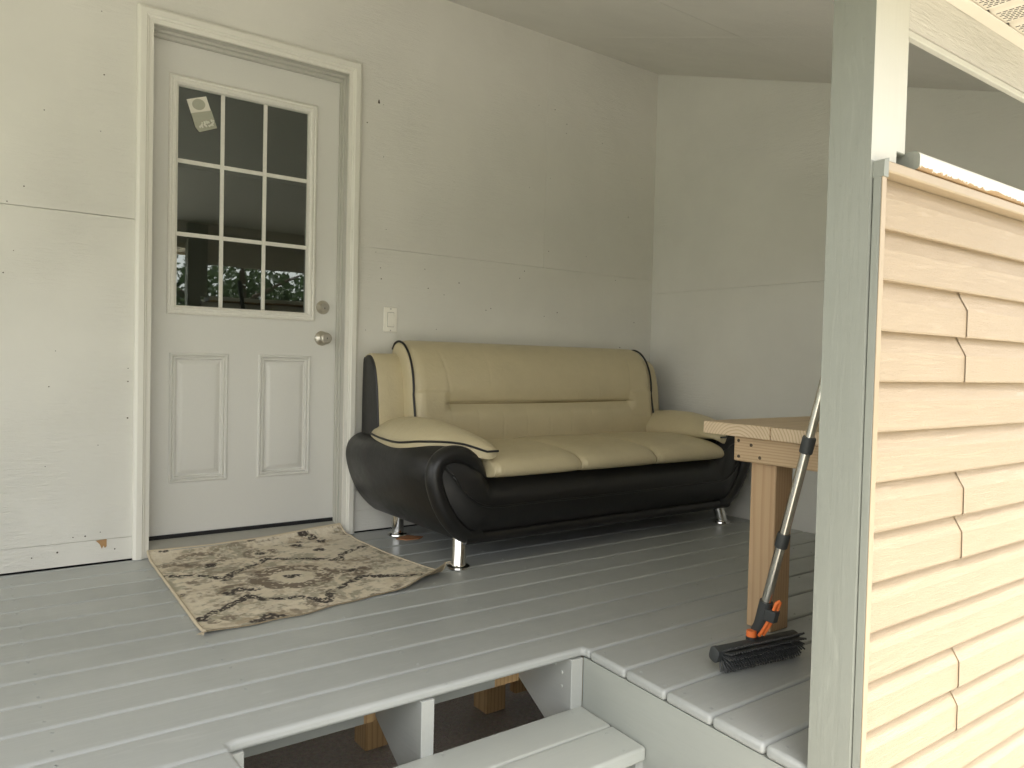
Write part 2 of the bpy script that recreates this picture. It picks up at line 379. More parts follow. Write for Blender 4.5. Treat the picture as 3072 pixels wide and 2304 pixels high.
# ================================================================== GROUND
GZ = -0.55
g = MB().box(-150, 150, -150, 60, GZ-.3, GZ-.05).build('ground', 'lawn'); tag(g, 'green lawn around the porch', 'lawn', kind='structure')
g = MB().box(-9, 9, -9, -2.6, GZ-.2, GZ-.004).build('bounce_pad', 'concrete'); tag(g, 'pale concrete pad out of view, added to bounce light into the porch', 'bounce_pad', kind='structure')  # unseen pale surface, added to bounce light up into the porch
g = MB().box(-3.4, 4.2, -2.595, .6, GZ-.28, GZ).build('concrete_slab', 'agg'); tag(g, 'rough brown aggregate slab under the deck and steps', 'slab', kind='structure')

# ================================================================== HOUSE WALLS
XR, CS, CZ = 2.835, .3225, 2.537          # right wall plane, ceiling slope, ceiling height at the house wall
XL = -3.00
bw_ = thing('house_wall', (1.0, .05, 0), 'pale painted plywood sheet wall behind the door and sofa', 'wall')
def pan(par, mat, x0, x1, z0, z1, nm='wall_panel', y0=0., th=.03): return box(nm, mat, par, x0+.0004, x1-.0004, y0, y0+th, z0+.0004, z1-.0004, .0008, 1)
pan(bw_, 'wall', XL, .02, .091, 1.31)
MB().prism([(x, 0, z) for x, z in ((XL, 1.3112), (.02, 1.3112), (.02, 2.09), (.90, 2.09), (.90, 1.3096), (1.9966, 1.3096), (1.9966, 2.66), (XL, 2.66))], (0, 0, 0), (0, .03, 0)).build('wall_panel', 'wall', bw_, bevel=.0008, segs=1)
pan(bw_, 'wall', XL, .02, .005, .091, 'base_board', .001)
pan(bw_, 'wall', 1.997, XR, 1.309, 2.66)
pan(bw_, 'wall', .90, XR, .10, 1.309); pan(bw_, 'wall', .90, XR, .005, .10, 'base_board', .001)
box('dark_backing', 'dark', bw_, XL, .02, .034, .05, -.2, 2.66); box('dark_backing', 'dark', bw_, .90, XR, .034, .05, -.2, 2.66); box('dark_backing', 'dark', bw_, .02, .9, .034, .05, 2.12, 2.66)  # near-black sheets added behind the panels; their colour supplies the shade in the gaps
mb = MB()                                                        # nail heads, read off the photograph
nails = [(-.30,1.66),(-.12,2.06),(-.11,1.83),(-.12,1.62),(-.36,1.38),(-.41,1.32),(-.39,1.15),(-.42,1.07),(-.26,.80),(-.28,.67),(-.12,.45),(-.29,.38),(-.2,.11),(-.16,.11),(-.11,.12),(-.02,.74),(-.02,.69),(-.02,.55),(-.06,.05),(-.33,.05),(-.25,.06),
 (1.035,1.967),(.955,1.87),(1.04,1.73),(1.06,1.40),(1.01,1.29),(1.035,1.22),(1.04,1.17),(1.94,2.16),(2.05,2.16),(2.135,2.10),(2.133,2.05),(2.40,2.045),(2.72,1.90),(2.03,1.79),(1.89,1.72),(2.62,1.66),(2.03,1.40),(2.53,1.285),(1.87,1.28),(1.84,1.24),(1.27,1.235),(1.465,1.185),(1.29,1.145),(1.38,1.12),(1.63,1.06),(1.66,1.07),(2.10,1.075),(2.69,1.05),(1.34,.95),(2.58,.90),(.965,.93),(2.01,1.05),(1.5,.88),(2.3,1.4)]
for x, z in nails:
    r = random.uniform(.0016, .0034); mb.lathe((x, .002, z), (0, -1, 0), [(r*1.1, 0), (r, .0026), (r*.4, .003)], 7)
mb.build('nail_heads', 'nail', bw_, kind='stuff')
MB().prism([(1.006, -.0032, 1.968), (1.016, -.0032, 1.968), (1.0125, -.0032, 1.984), (1.0095, -.0032, 1.984)], (0, 0, 0), (0, .003, 0)).build('torn_paint_patch', 'nail', bw_)
MB().prism([(-.125, -.0012, .089), (-.088, -.0012, .091), (-.088, -.0012, .064), (-.094, -.0012, .058), (-.099, -.0012, .068), (-.104, -.0012, .056), (-.112, -.0012, .075)], (0, 0, 0), (0, .0022, 0)).build('torn_paint_patch', 'bare', bw_)

sw = thing('side_wall', (XR, -1.2, 0), 'pale painted sheet wall closing the right end of the porch', 'wall')
def zc(y): return CZ+CS*y
def side_pan(y0, y1, z0, z1):
    a, b = y0+.0006, y1-.0006; t0 = min(z1, zc(a)); t1 = min(z1, zc(b))
    MB().prism([(XR, a, z0), (XR, b, z0), (XR, b, t1-.0006), (XR, a, t0-.0006)], (0, 0, 0), (.03, 0, 0)).build('wall_panel', 'side', sw, bevel=.0006, segs=1)
side_pan(-2.42, .03, GZ+.02, 1.228); side_pan(-1.22, .03, 1.2283, 3); side_pan(-2.42, -1.2206, 1.2283, 3)
box('dark_backing', 'dark', sw, XR+.034, XR+.05, -2.42, 0, 0, 1.7)  # same added near-black sheet, darkening the side wall gaps
# ceiling: painted sheets following the slope of the roof
ce = thing('ceiling', (.3, -1.2, 2.1), 'sloping pale painted porch ceiling', 'ceiling', kind='structure')
def ceil_pan(x0, x1, y0, y1):
    e = .0006; MB().prism([(x0+e, y0+e, zc(y0+e)), (x1-e, y0+e, zc(y0+e)), (x1-e, y1-e, zc(y1-e)), (x0+e, y1-e, zc(y1-e))], (0, 0, 0), (0, .01, .03)).build('ceiling_panel', 'ceil', ce, bevel=.0012, segs=1)
for x0, x1 in ((XL, -.42), (-.42, 2.02), (2.02, XR+.06)): ceil_pan(x0, x1, -2.424, -1.22); ceil_pan(x0, x1, -1.22, .04)
rf = MB().prism([(XL-.3, .4, zc(.4)+.30), (XR+.4, .4, zc(.4)+.30), (XR+.4, -2.80, zc(-2.80)+.16), (XL-.3, -2.80, zc(-2.80)+.16)], (0, 0, 0), (0, 0, .05)).build('porch_roof', 'roof'); tag(rf, 'dark shingled roof over the porch', 'roof')

# ================================================================== DOOR FRAME + DOOR
df = thing('door_surround', (.46, 0, 0), 'pale painted casing, jambs and ribbed metal sill round the entry door', 'door surround')
W, H, cw = .919, 2.12, .057
cas = [(0, 0), (0, .018), (.010, .024), (.030, .024), (.034, .019), (.038, .019), (.041, .014), (cw, .012), (cw, 0)]   # (across from outer edge, proud)
def casing(p0, p1, mitre0, mitre1, inward):
    mb = MB(); l0 = []; l1 = []
    d = Vector(p1)-Vector(p0); d.normalize(); iv = Vector(inward)
    for a, pr in cas:
        l0.append(Vector(p0)+iv*a+Vector((0, -pr, 0))+d*(a*mitre0)); l1.append(Vector(p1)+iv*a+Vector((0, -pr, 0))-d*(a*mitre1))
    mb.loft([l0, l1]).build('casing', 'trim', df)
casing((0, 0, .002), (0, 0, H), 0, 1, (1, 0, 0)); casing((W, 0, .002), (W, 0, H), 0, 1, (-1, 0, 0)); casing((0.0003, 0, H), (W-.0003, 0, H), 1, 1, (0, 0, -1))
SY = .078                                                         # outer face of the door slab
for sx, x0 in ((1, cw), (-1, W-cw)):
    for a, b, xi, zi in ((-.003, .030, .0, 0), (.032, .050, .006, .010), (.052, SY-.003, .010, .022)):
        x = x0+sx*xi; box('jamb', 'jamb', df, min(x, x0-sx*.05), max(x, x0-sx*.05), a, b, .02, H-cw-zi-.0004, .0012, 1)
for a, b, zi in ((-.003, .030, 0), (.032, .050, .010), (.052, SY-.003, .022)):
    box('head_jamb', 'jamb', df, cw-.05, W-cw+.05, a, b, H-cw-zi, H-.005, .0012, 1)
mb = MB(); sill = [(.11, .022), (.11, .052)]
for k in range(9): sill += [(.066-.0095*k, .050-.0028*k), (.063-.0095*k, .0475-.0028*k), (.0605-.0095*k, .0485-.0028*k)]
sill += [(-.022, .024), (-.024, .004), (.11, .004)]
mb.loft([[(x, y, z) for y, z in sill] for x in (cw+.001, W-cw-.001)]).build('sill', 'alu', df)
box('door_sweep', 'dark', df, cw+.002, W-cw-.002, .070, .112, .050, .066)

dr = thing('entry_door', (.44, .1, .06), 'pale painted entry door with nine-pane window and two raised panels', 'door')
px = (.1435, .377, .503, .738); pz = (.274, .806, .962, 1.916); X0, X1, Z0, Z1 = .045, .862, .066, 2.06
mb = MB()
for b in ((X0, px[0], Z0, Z1), (px[3], X1, Z0, Z1), (px[0], px[3], Z0, pz[0]), (px[1], px[2], pz[0], pz[1]), (px[0], px[3], pz[1], pz[2]), (px[0], px[3], pz[3], Z1)):
    mb.box(b[0], b[1], SY, SY+.04, b[2], b[3])
mb.build('door_slab', 'door', dr)
pp = [(0, 0), (.004, .0060), (.009, .0065), (.012, .0010), (.0145, -.0025), (.019, .0030), (.024, .0015), (.027, -.0100), (.032, -.0105), (.052, .0005), (.054, .0008)]
for a, b in ((px[0], px[1]), (px[2], px[3])): ring_panel(MB(), a, b, pz[0], pz[1], SY, pp).build('raised_panel', 'door', dr, smooth=True, angle=25)
wf = [(0, -.001), (.0, .007), (.004, .012), (.010, .014), (.014, .011), (.017, .011), (.020, .014), (.027, .013), (.031, .008), (.033, .006), (.0345, .007), (.036, .004), (.0375, -.022)]
win = ring_panel(MB(), .131, .750, .961, 1.917, SY, wf, False).build('door_window', 'doorframe', dr, smooth=True, angle=25)
gx = [.166, .346, .524, .716]; gz = [.996, 1.288, 1.583, 1.882]; gy = SY+.018
for x in gx[1:3]: box('muntin', 'doorframe', win, x-.008, x+.008, gy-.004, gy+.006, gz[0], gz[3], .0015, 1)
for z in gz[1:3]: box('muntin', 'doorframe', win, gx[0], gx[3], gy-.0025, gy+.005, z-.0085, z+.0085, .0015, 1)
for i in range(3):
    for j in range(3):
        MB().add([(gx[i]+.004*0, gy, gz[j]), (gx[i+1], gy, gz[j]), (gx[i+1], gy, gz[j+1]), (gx[i], gy, gz[j+1])], [(0, 1, 2, 3)]).build('pane', 'glass', win, recalc=False)
db = MB().lathe((.790, SY, 1.026), (0, -1, 0), [(.031, 0), (.031, .003), (.029, .006), (.0185, .018), (.0178, .0205), (.0165, .0195), (.0160, .0200), (.0155, .0222), (.001, .0226)]).build('deadbolt', 'nickel', dr, smooth=True)
c = MB().lathe((.790, SY-.0224, 1.022), (0, -1, 0), [(.0068, 0), (.0066, .0016), (.0055, .0018), (.001, .0018)], 20).build('key_cylinder', 'nickel', db, smooth=True)
box('keyway', 'dark', db, .7887, .7913, SY-.0262, SY-.024, 1.0175, 1.0245)
kb = MB().lathe((.787, SY, .886), (0, -1, 0), [(.033, 0), (.033, .002), (.0315, .005), (.027, .010), (.0165, .016), (.013, .021), (.0125, .030), (.016, .036), (.0225, .043), (.0255, .051), (.0245, .059), (.0195, .0635), (.0185, .0640), (.0178, .0628), (.001, .0626)]).build('door_knob', 'nickel', dr, smooth=True)
MB().lathe((.787, SY-.0624, .886), (0, -1, 0), [(.0064, 0), (.0062, .0018), (.0050, .0020), (.001, .0020)], 20).build('key_cylinder', 'nickel', kb, smooth=True)
box('keyway', 'dark', kb, .7858, .7882, SY-.0664, SY-.064, .8815, .8888)

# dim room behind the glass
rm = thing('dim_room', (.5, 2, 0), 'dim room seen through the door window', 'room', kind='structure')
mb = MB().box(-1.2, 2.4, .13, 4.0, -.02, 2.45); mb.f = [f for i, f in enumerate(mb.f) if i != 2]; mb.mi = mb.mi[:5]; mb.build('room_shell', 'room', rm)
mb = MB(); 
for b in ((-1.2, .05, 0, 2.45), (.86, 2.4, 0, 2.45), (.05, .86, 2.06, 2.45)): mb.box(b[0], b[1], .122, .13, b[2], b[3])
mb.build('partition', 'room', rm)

# packet of pellets stuck on the top left pane
pk = thing('pellet_packet', (.255, gy-.004, 1.77), 'small clear packet of white pellets stuck on the top left door pane', 'packet')
th = math.radians(19)
def P2(u, v, d): return (.262+u*math.cos(th)-v*math.sin(th), gy-.0012-d, 1.784+u*math.sin(th)+v*math.cos(th))
def pkpoly(pts, d0, d1): 
    a = [Vector(P2(u, v, d0)) for u, v in pts]; return MB().prism(a, (0, 0, 0), (0, -(d1-d0), 0))
pkpoly([(-.041, -.005), (.041, -.005), (.040, .068), (-.041, .066)], 0, .0015).build('card', 'card', pk)
mb = pkpoly([(.026*math.cos(a*.3142), 0.040+.022*math.sin(a*.3142)) for a in range(-10, 10)], .0016, .0026); mb.build('disc', 'pouch', pk)
pkpoly([(-.042, .010), (.042, .010), (.043, -.062), (-.034, -.068), (-.043, -.045)], .0018, .006).build('pouch', 'pouch', pk, bevel=.002)
mb = MB()
for k in range(26):
    u, v = random.uniform(-.034, .036), random.uniform(-.050, -.028); q = P2(u, v, .0066)
    mb.lathe(q, (0, -1, 0), [(.003, 0), (.0042, .002), (.003, .0045), (.001, .005)], 7)
mb.build('pellets', 'pellet', pk, smooth=True, kind='stuff')

# light switch
ls = thing('light_switch', (1.089, 0, .983), 'white rocker light switch on the wall between door and sofa', 'switch')
box('wall_plate', 'plate', ls, 1.0545, 1.1235, -.0065, -.0002, .926, 1.041, .003, 3)
box('rocker_surround', 'plate', ls, 1.0715, 1.1065, -.0072, -.006, .949, 1.018, .0006, 1)
box('rocker_gap', 'nail', ls, 1.0722, 1.1058, -.0076, -.0070, .9497, 1.0173)
MB().prism([(1.0735, -.0068, .951), (1.0735, -.0068, 1.016), (1.0735, -.0085, 1.016), (1.0735, -.0115, .984), (1.0735, -.0098, .951)], (0, 0, 0), (.031, 0, 0)).build('rocker', 'plate', ls, bevel=.0008)
for z in (.9335, 1.0335): MB().lathe((1.089, -.0062, z), (0, -1, 0), [(.0033, 0), (.0031, .0012), (.001, .0016)], 14).build('screw', 'alu', ls, smooth=True)

# ================================================================== DECK
dk = thing('porch_deck', (.3, -1.2, 0), 'grey painted plank deck of the porch with a notch for steps', 'deck')
NX0, NX1, NY = -.112, .866, -1.64
TH = .027
def xe(y): return NX1+(y-NY)*.075             # right side of the notch runs very slightly askew
def board(poly, mats='deck', name='deck_board', bev=.0100):
    mb = MB(); mb.prism([(x, y, -TH) for x, y in poly], (0, 0, 0), (0, 0, TH))
    o = mb.build(name, mats, dk, bevel=bev, segs=3, angle=60)
    return o
edges = [-.001, -.02] + [-.17-.15*k for k in range(0, 16)]
GAP = .0018
for a, b in zip(edges, edges[1:]):
    b2 = b; y0, y1 = a-GAP, b+GAP
    if b2 < -2.42: y1 = -2.372
    if a < -2.36: break
    x_end = XR-.004
    if y0 > NY and y1 < NY:          # the board the notch is cut into
        dz = random.uniform(-.0008, .0008)
        board([(XL, y0), (x_end, y0), (x_end, y1), (xe(y1), y1), (xe(NY)+.002, NY-.012), (xe(NY)-.002, NY-.012+.012), (NX0+.02, NY), (NX0+.0, NY-.004), (NX0, y1), (XL, y1)])
    elif y0 <= NY:
        board([(xe(y0), y0), (x_end, y0), (x_end, y1), (xe(y1), y1)]); board([(XL, y0), (NX0, y0), (NX0, y1), (XL, y1)])
    elif y0-y1 < .03: board([(XL, y0), (x_end, y0), (x_end, y1), (XL, y1)], bev=.004)
    else: board([(XL, y0), (x_end, y0), (x_end, y1), (XL, y1)])
mb = MB()
for k in range(-5, 7):
    for b in edges[1:]:
        for dy in (-.03, -.12):
            x, y = .005+.41*k+random.uniform(-.006, .006), b+dy+random.uniform(-.006, .006)
            if y < NY-.0 and NX0-.01 < x < .9 or y < -2.35 or x < XL+.05 or x > 2.8: continue
            mb.lathe((x, y, -.0008), (0, 0, 1), [(.0046, 0), (.0043, .0016), (.0028, .0018), (.0026, .0008), (.0005, .0008)], 8)
for y in [-1.70-.05-.15*k+d for k in range(5) for d in (-.045, .045)]:
    x = xe(y)+.03+random.uniform(-.006, .006)
    mb.lathe((x, y, -.0008), (0, 0, 1), [(.0046, 0), (.0043, .0016), (.0028, .0018), (.0026, .0008), (.0005, .0008)], 8)
mb.build('deck_screws', 'deck', dk, kind='stuff')
# fascia below the plank ends, beside the steps
f0, f1 = (xe(NY)+.004, NY+.0), (xe(-2.44)+.004, -2.44)
MB().prism([(f0[0], f0[1], -TH-.001), (f1[0], f1[1], -TH-.001), (f1[0], f1[1], GZ+.01), (f0[0], f0[1], GZ+.01)], (0, 0, 0), (.035, 0, 0)).build('fascia_board', 'fascia', dk)
box('fascia_board', 'fascia', dk, NX0-.045, NX0-.008, -2.37, NY-.004, GZ+.01, -TH-.001)
box('rim_board', 'fascia', dk, XL, NX0-.046, -2.372, -2.334, GZ+.05, -TH-.001)
box('rim_board', 'fascia', dk, XL, XL+.038, -2.33, -.01, GZ+.05, -TH-.001)
for k in range(9):                 # joists under the planks
    x = XL+.06+k*.64
    if -.1 < x < .85: box('joist', 'wood_old', dk, x, x+.038, -1.36, -.01, -.175, -TH-.001)
    else: box('joist', 'wood_old', dk, x, x+.038, -2.33, -.01, -.175, -TH-.001)
for x0, x1, m_ in ((-.072, .312, 'fascia'), (.3125, .3455, 'wood_old'), (.386, .735, 'fascia'), (.7355, .824, 'wood_old')): box('support_beam', m_, dk, x0, x1, -1.402, -1.3645, -.168, -.0285)
box('support_beam', 'wood_old', dk, XL+.1, XR-.1, -.870, -.834, -.440, -.178)
for x in (.580, 1.083, -.45, 1.9): box('support_post', 'wood_old', dk, x, x+.090, -.866, -.776, GZ+.001, -.441, .004)
box('support_brace', 'wood_old', dk, 1.22, 1.9, -.866, -.83, -.50, -.441)

box('bare_end_block', 'wood_y', dk, xe(-2.372)-.006, xe(-2.372)+.02, -2.3785, -2.3728, -.085, -.004)
# steps in the notch
st = thing('porch_steps', (.37, -1.9, GZ), 'grey painted open wooden steps set into the deck notch', 'steps')
def tread(y0, y1, z):
    x1 = xe((y0+y1)/2)-.002
    MB().prism([(NX0-.0, y0, z-.037), (xe(y0)+.002, y0, z-.037), (xe(y1)+.002, y1, z-.037), (NX0, y1, z-.037)], (0, 0, 0), (0, 0, .037)).build('tread_board', 'step', st, bevel=.007, segs=3, angle=60)
tread(-1.637, -1.771, -.166); tread(-1.775, -1.908, -.166); tread(-1.900, -2.034, -.333); tread(-2.038, -2.172, -.333)
def stringer(x0, x1):
    pl = [(-1.46, -.0285), (-1.6415, -.0285), (-1.6415, -.2035), (-1.895, -.2035), (-1.895, -.3705), (-2.155, -.3705), (-2.155, GZ+.002), (-2.03, GZ+.002), (-1.522, -.232), (-1.397, -.159), (-1.20, -.0285)]
    mb = MB(); mb.prism([(x0, y, z) for y, z in pl], (0, 0, 0), (x1-x0, 0, 0)).build('stringer', 'stringer', st, bevel=.0015, segs=1)
stringer(.826, .868); stringer(.348, .384); stringer(-.112, -.076)
mb = MB()
for x in (.02, .40, .80):
    for y in (-1.66, -1.75, -1.80, -1.89):
        mb.lathe((x+random.uniform(-.02, .02), y, -.1668), (0, 0, 1), [(.0046, 0), (.0043, .0016), (.0028, .0018), (.0026, .0008), (.0005, .0008)], 8)
for x, y, z in ((.825, -1.60, -.075), (.825, -1.57, -.06), (.825, -1.60, -.115)): mb.lathe((x+.0015, y, z), (-1, 0, 0), [(.0056, 0), (.005, .003), (.001, .0035)], 8)
mb.build('step_screws', 'step', st, kind='stuff')

# ================================================================== POST, HALF WALL, HEADER, SOFFIT
PX0, PX1, PY0, PY1 = .806, .897, -2.466, -2.380
po = thing('porch_post', (.86, -2.42, GZ), 'squared porch post, grey-green on its side and cream in front, at the half wall', 'post')
HB = 1.452
def post_mesh(x0, x1, y0, y1, z0, z1, name):
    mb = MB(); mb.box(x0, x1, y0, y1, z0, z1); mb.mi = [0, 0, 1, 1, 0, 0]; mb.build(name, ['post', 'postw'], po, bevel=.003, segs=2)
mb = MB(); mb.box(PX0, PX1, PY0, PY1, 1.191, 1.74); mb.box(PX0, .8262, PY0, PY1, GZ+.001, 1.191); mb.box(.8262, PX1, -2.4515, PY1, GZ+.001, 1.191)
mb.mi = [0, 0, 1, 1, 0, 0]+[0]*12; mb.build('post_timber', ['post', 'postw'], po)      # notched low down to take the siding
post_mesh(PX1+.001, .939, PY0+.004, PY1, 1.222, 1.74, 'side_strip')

hw = thing('half_wall', (1.9, -2.42, GZ), 'low front wall of cream lap siding beside the porch post', 'wall')
box('sheathing', 'side', hw, PX1+.004, XR, -2.440, -2.385, GZ+.02, 1.186)
FY = -2.4525; PIT = .0974; ZT = 1.1690
def course_prof(zb):            # dutch lap, from lower lip to top, as (y, z)
    return [(FY-.003, zb-.001), (FY-.0165, zb-.002), (FY-.0185, zb+.0015), (FY-.0180, zb+.056), (FY-.0165, zb+.060), (FY-.0045, zb+.086), (FY-.0020, zb+PIT-.0006)]
def siding_panel(x0, x1, zb, out=0., cutl=False, n=2):
    L = []
    for k in range(n): L += course_prof(zb+k*PIT)
    back = [(FY-.001, zb+n*PIT-.0006), (FY-.001, zb-.002)]
    prof = [(y-out, z) for y, z in L]+back
    nx = max(2, int((x1-x0)/.25)); loops = []
    for i in range(nx+1):
        x = x0+(x1-x0)*i/nx; w_ = .0008*math.sin(x*5.1+zb*31)
        lp = []
        for q, (y, z) in enumerate(prof):
            dx = 0
            if cutl and i == 0:
                dx = ([.010]*4+[.009, .003, 0])[q % 7] if q < 7*n else 0
            lp.append((x+dx, y+w_*(1 if y < FY-.003 else 0), z))
        loops.append(lp)
    MB().loft(loops, False).build('siding_panel', 'vinyl', hw)
zb = ZT-2*PIT; row = 0
joints = {1: 1.203, 3: 1.221, 5: 1.233, 7: 1.26}
while zb > GZ-.05:
    if row in joints:
        j = joints[row]; siding_panel(.829, j+.016, zb); siding_panel(j-.004, XR+.05, zb, .0024, True)
    else: siding_panel(.829, XR+.05, zb)
    zb -= 2*PIT; row += 1
# trims: corner channel with painted side, top channel
box('corner_channel', 'post', hw, .8125, .8255, -2.4835, -2.4675, GZ+.02, 1.170, .0015, 1)
box('corner_channel', 'vinyl_trim', hw, .8126, .8280, -2.4862, -2.4838, GZ+.02, 1.168, .0008, 1)
box('top_channel', 'vinyl_trim', hw, .829, XR+.05, -2.486, -2.441, 1.1695, 1.1905, .0035, 2)
MB().prism([(.8120, -2.4885, 1.158), (.8285, -2.4885, 1.158), (.8295, -2.4885, 1.194), (.8135, -2.4885, 1.188)], (0, 0, 0), (0, .022, 0)).build('folded_trim_tab', 'post', hw)
cp = thing('cap_rail', (1.9, -2.42, 1.19), 'white peeling bullnose rail lying on top of the low siding wall', 'rail')
pr = [(-2.345, 1.1925), (-2.345, 1.228)]
pr += [(-2.478-.011*math.sin(a*math.pi/8), 1.217+.011*math.cos(a*math.pi/8)) for a in range(0, 5)]+[(-2.480-.009*math.cos(a*math.pi/8), 1.2015-.009*math.sin(a*math.pi/8)) for a in range(0, 5)]
MB().loft([[(x, y, z) for y, z in pr] for x in [.944]+[1.0+.2*k for k in range(10)]]).build('rail_board', ['cap'], cp, smooth=True)
MB().prism([(.9432, y, z) for y, z in pr], (0, 0, 0), (-.0012, 0, 0)).build('rail_end', 'post', cp)

hd = thing('header_beam', (.4, -2.44, HB), 'painted strand board header beam over the porch opening', 'beam')
for x0, x1 in ((XL, PX0-.002), (PX1+.0432, XR+.05)):
    hb = HB if x0 > 0 else 1.60
    box('header_board', 'osb', hd, x0, x1, -2.460, -2.442, hb+.021, 1.735)
    box('header_strip', 'postw', hd, x0, x1, -2.4570, -2.4425, hb+.006, hb+.0196, .0015, 1)
box('header_back', 'osb', hd, XL, XR-.001, -2.4415, -2.426, 1.622, 1.775)
sf = thing('vented_soffit', (.4, -2.68, 1.567), 'cream vented vinyl soffit under the eave', 'soffit')
box('edge_channel', 'soffit', sf, XL, XR+.3, -2.492, -2.4605, 1.5650, 1.5685, .001, 1)
box('edge_channel_leg', 'soffit', sf, XL, XR+.3, -2.4632, -2.4606, 1.5690, 1.590)
x = .70; PW = .30; sp = MB()
while x < XR+.2:
    prof = []
    for k in range(3):
        a = x+k*PW/3; prof += [(a+.001, 1.5705), (a+.008, 1.5775), (a+.016, 1.5785), (a+.024, 1.5720), (a+.028, 1.5705), (a+PW/3-.001, 1.5705)]
    lo = [[(q, y, z) for q, z in prof]+[(q, y, z+.002) for q, z in prof[::-1]] for y in (-2.488, -2.775)]
    MB().loft(lo).build('soffit_panel', 'soffit', sf)
    for k in range(3):
        a = x+k*PW/3+.036
        for r_ in range(7):
            for q in range(21):
                yy = -2.500-.0125*q-(.006 if r_ % 2 else 0); xx = a+r_*.0088
                sp.box(xx-.0011, xx+.0011, yy-.0045, yy+.0045, 1.5698, 1.5708)
    x += PW
sp.build('vent_slots', 'slot', sf, kind='stuff')
box('eave_fascia', 'soffit', sf, XL-.3, XR+.4, -2.805, -2.785, 1.555, 1.80)

# left end of the porch, outside the frame
lp = thing('corner_post', (-2.95, -2.42, GZ), 'cream corner post at the open left end of the porch', 'post')
box('post_timber', 'postw', lp, -2.995, -2.906, -2.466, -2.378, GZ+.001, 1.599, .003)

# ================================================================== SOFA
sb = thing('sofa', (1.82, -.42, 0), 'three-seat cream and black leatherette sofa with chrome legs in the porch corner', 'sofa')
CX = 1.822
def mir(p): return (2*CX-p[0], p[1], p[2])
armc = [(1.085, .094), (1.03, .100), (.985, .130), (.935, .185), (.895, .255), (.870, .330), (.864, .385), (.880, .432), (.922, .462), (.975, .468), (1.035, .452), (1.085, .415), (1.135, .352)]
A2 = [(p.x, p.y) for p in catmull([(a, b, 0) for a, b in armc], 5)]
out_l = A2; outline = [(x, z) for x, z in out_l]+[(2*CX-x, z) for x, z in out_l[::-1]]
nb = 24; xb0, xb1 = outline[-1][0], outline[0][0]
outline += [(xb0+(xb1-xb0)*k/nb, .094) for k in range(1, nb)]
# densify the straight top run
i0 = len(out_l); top = [(out_l[-1][0]+(2*CX-2*out_l[-1][0])*k/nb, .352-.004*0) for k in range(1, nb)]
outline = outline[:i0]+top+outline[i0:]
def spine(x, z): return (min(max(x, 1.12), 2*CX-1.12), .225)
def bodyloop(t, y): return [((1-t)*x+t*spine(x, z)[0], y, (1-t)*z+t*spine(x, z)[1]) for x, z in outline]
loops = [bodyloop(.03, -.026), bodyloop(0, -.034), bodyloop(0, -.25), bodyloop(0, -.5), bodyloop(0, -.735), bodyloop(.05, -.752), bodyloop(.14, -.760)]
for k in range(1, 9): t = .14+.86*k/8.6; loops.append(bodyloop(t, -.760-.045*math.sin(min(1, (t-.14)/.75)*math.pi/2)))
body = MB().loft(loops).build('body', 'black', sb, smooth=True, angle=50)
def inset(x, z, d):
    s_ = spine(x, z); v = Vector((s_[0]-x, s_[1]-z)); v = v.normalized() if v.length > 1e-4 else v
    return (x+v.x*d, z+v.y*d)
for side in (0, 1):
    path = []; rad = []
    for k, (x, z) in enumerate(A2):
        q = inset(x, z, .030); f = k/(len(A2)-1); path.append((q[0], -.752-.012*math.sin(f*math.pi), q[1])); rad.append(.034*min(1, (1-f)*6+.25))
    path[0] = (path[0][0]+.01, path[0][1], path[0][2])
    MB().tube([mir(p) if side else p for p in path], rad, 16).build('arm_roll', 'black', body, smooth=True, angle=60)
    # raised seams on the roll and the front panel
    q = [(inset(x, z, .008)[0], -.742, inset(x, z, .008)[1]) for x, z in A2[6:-2]]
    MB().tube([mir(p) if side else p for p in q], .0022, 6).build('seam', 'bstitch', body)
wl = [(.925, .402), (.955, .372), (1.0, .305), (1.05, .262), (1.11, .238), (1.18, .232), (1.30, .233), (1.6, .231), (CX, .230)]
wl = [(p.x, p.y) for p in catmull([(a, b, 0) for a, b in wl], 6)]; wl += [(2*CX-a, b) for a, b in wl[-2::-1]]
def front_y(x, z):      # depth of the domed front
    x_, best = x, None
    d = 1.0
    sx, szz = spine(x, z)
    if x < 1.12 or x > 2*CX-1.12:
        cx_ = 1.12 if x < CX else 2*CX-1.12; v = Vector((x-cx_, z-.225)); L_ = v.length
        R_ = min((Vector((a-cx_, b-.225)).normalized()-v.normalized()).length*10+Vector((a-cx_, b-.225)).length for a, b in outline) if L_ > 1e-4 else 1
        t = 1-L_/R_
    else: t = 1-abs(z-.225)/(.127 if z > .225 else .131)
    t = min(max(t, 0), 1)
    return -.760-.045*math.sin(min(1, max(0, (t-.14)/.75))*math.pi/2)
MB().tube([(x, front_y(x, z)-.001, z) for x, z in wl], .0045, 8).build('welt', 'black', body, smooth=True)
MB().tube([(x, -.764, .112) for x in np.linspace(1.03, 2*CX-1.03, 30)], .024, 14).build('bottom_roll', 'black', body, smooth=True)

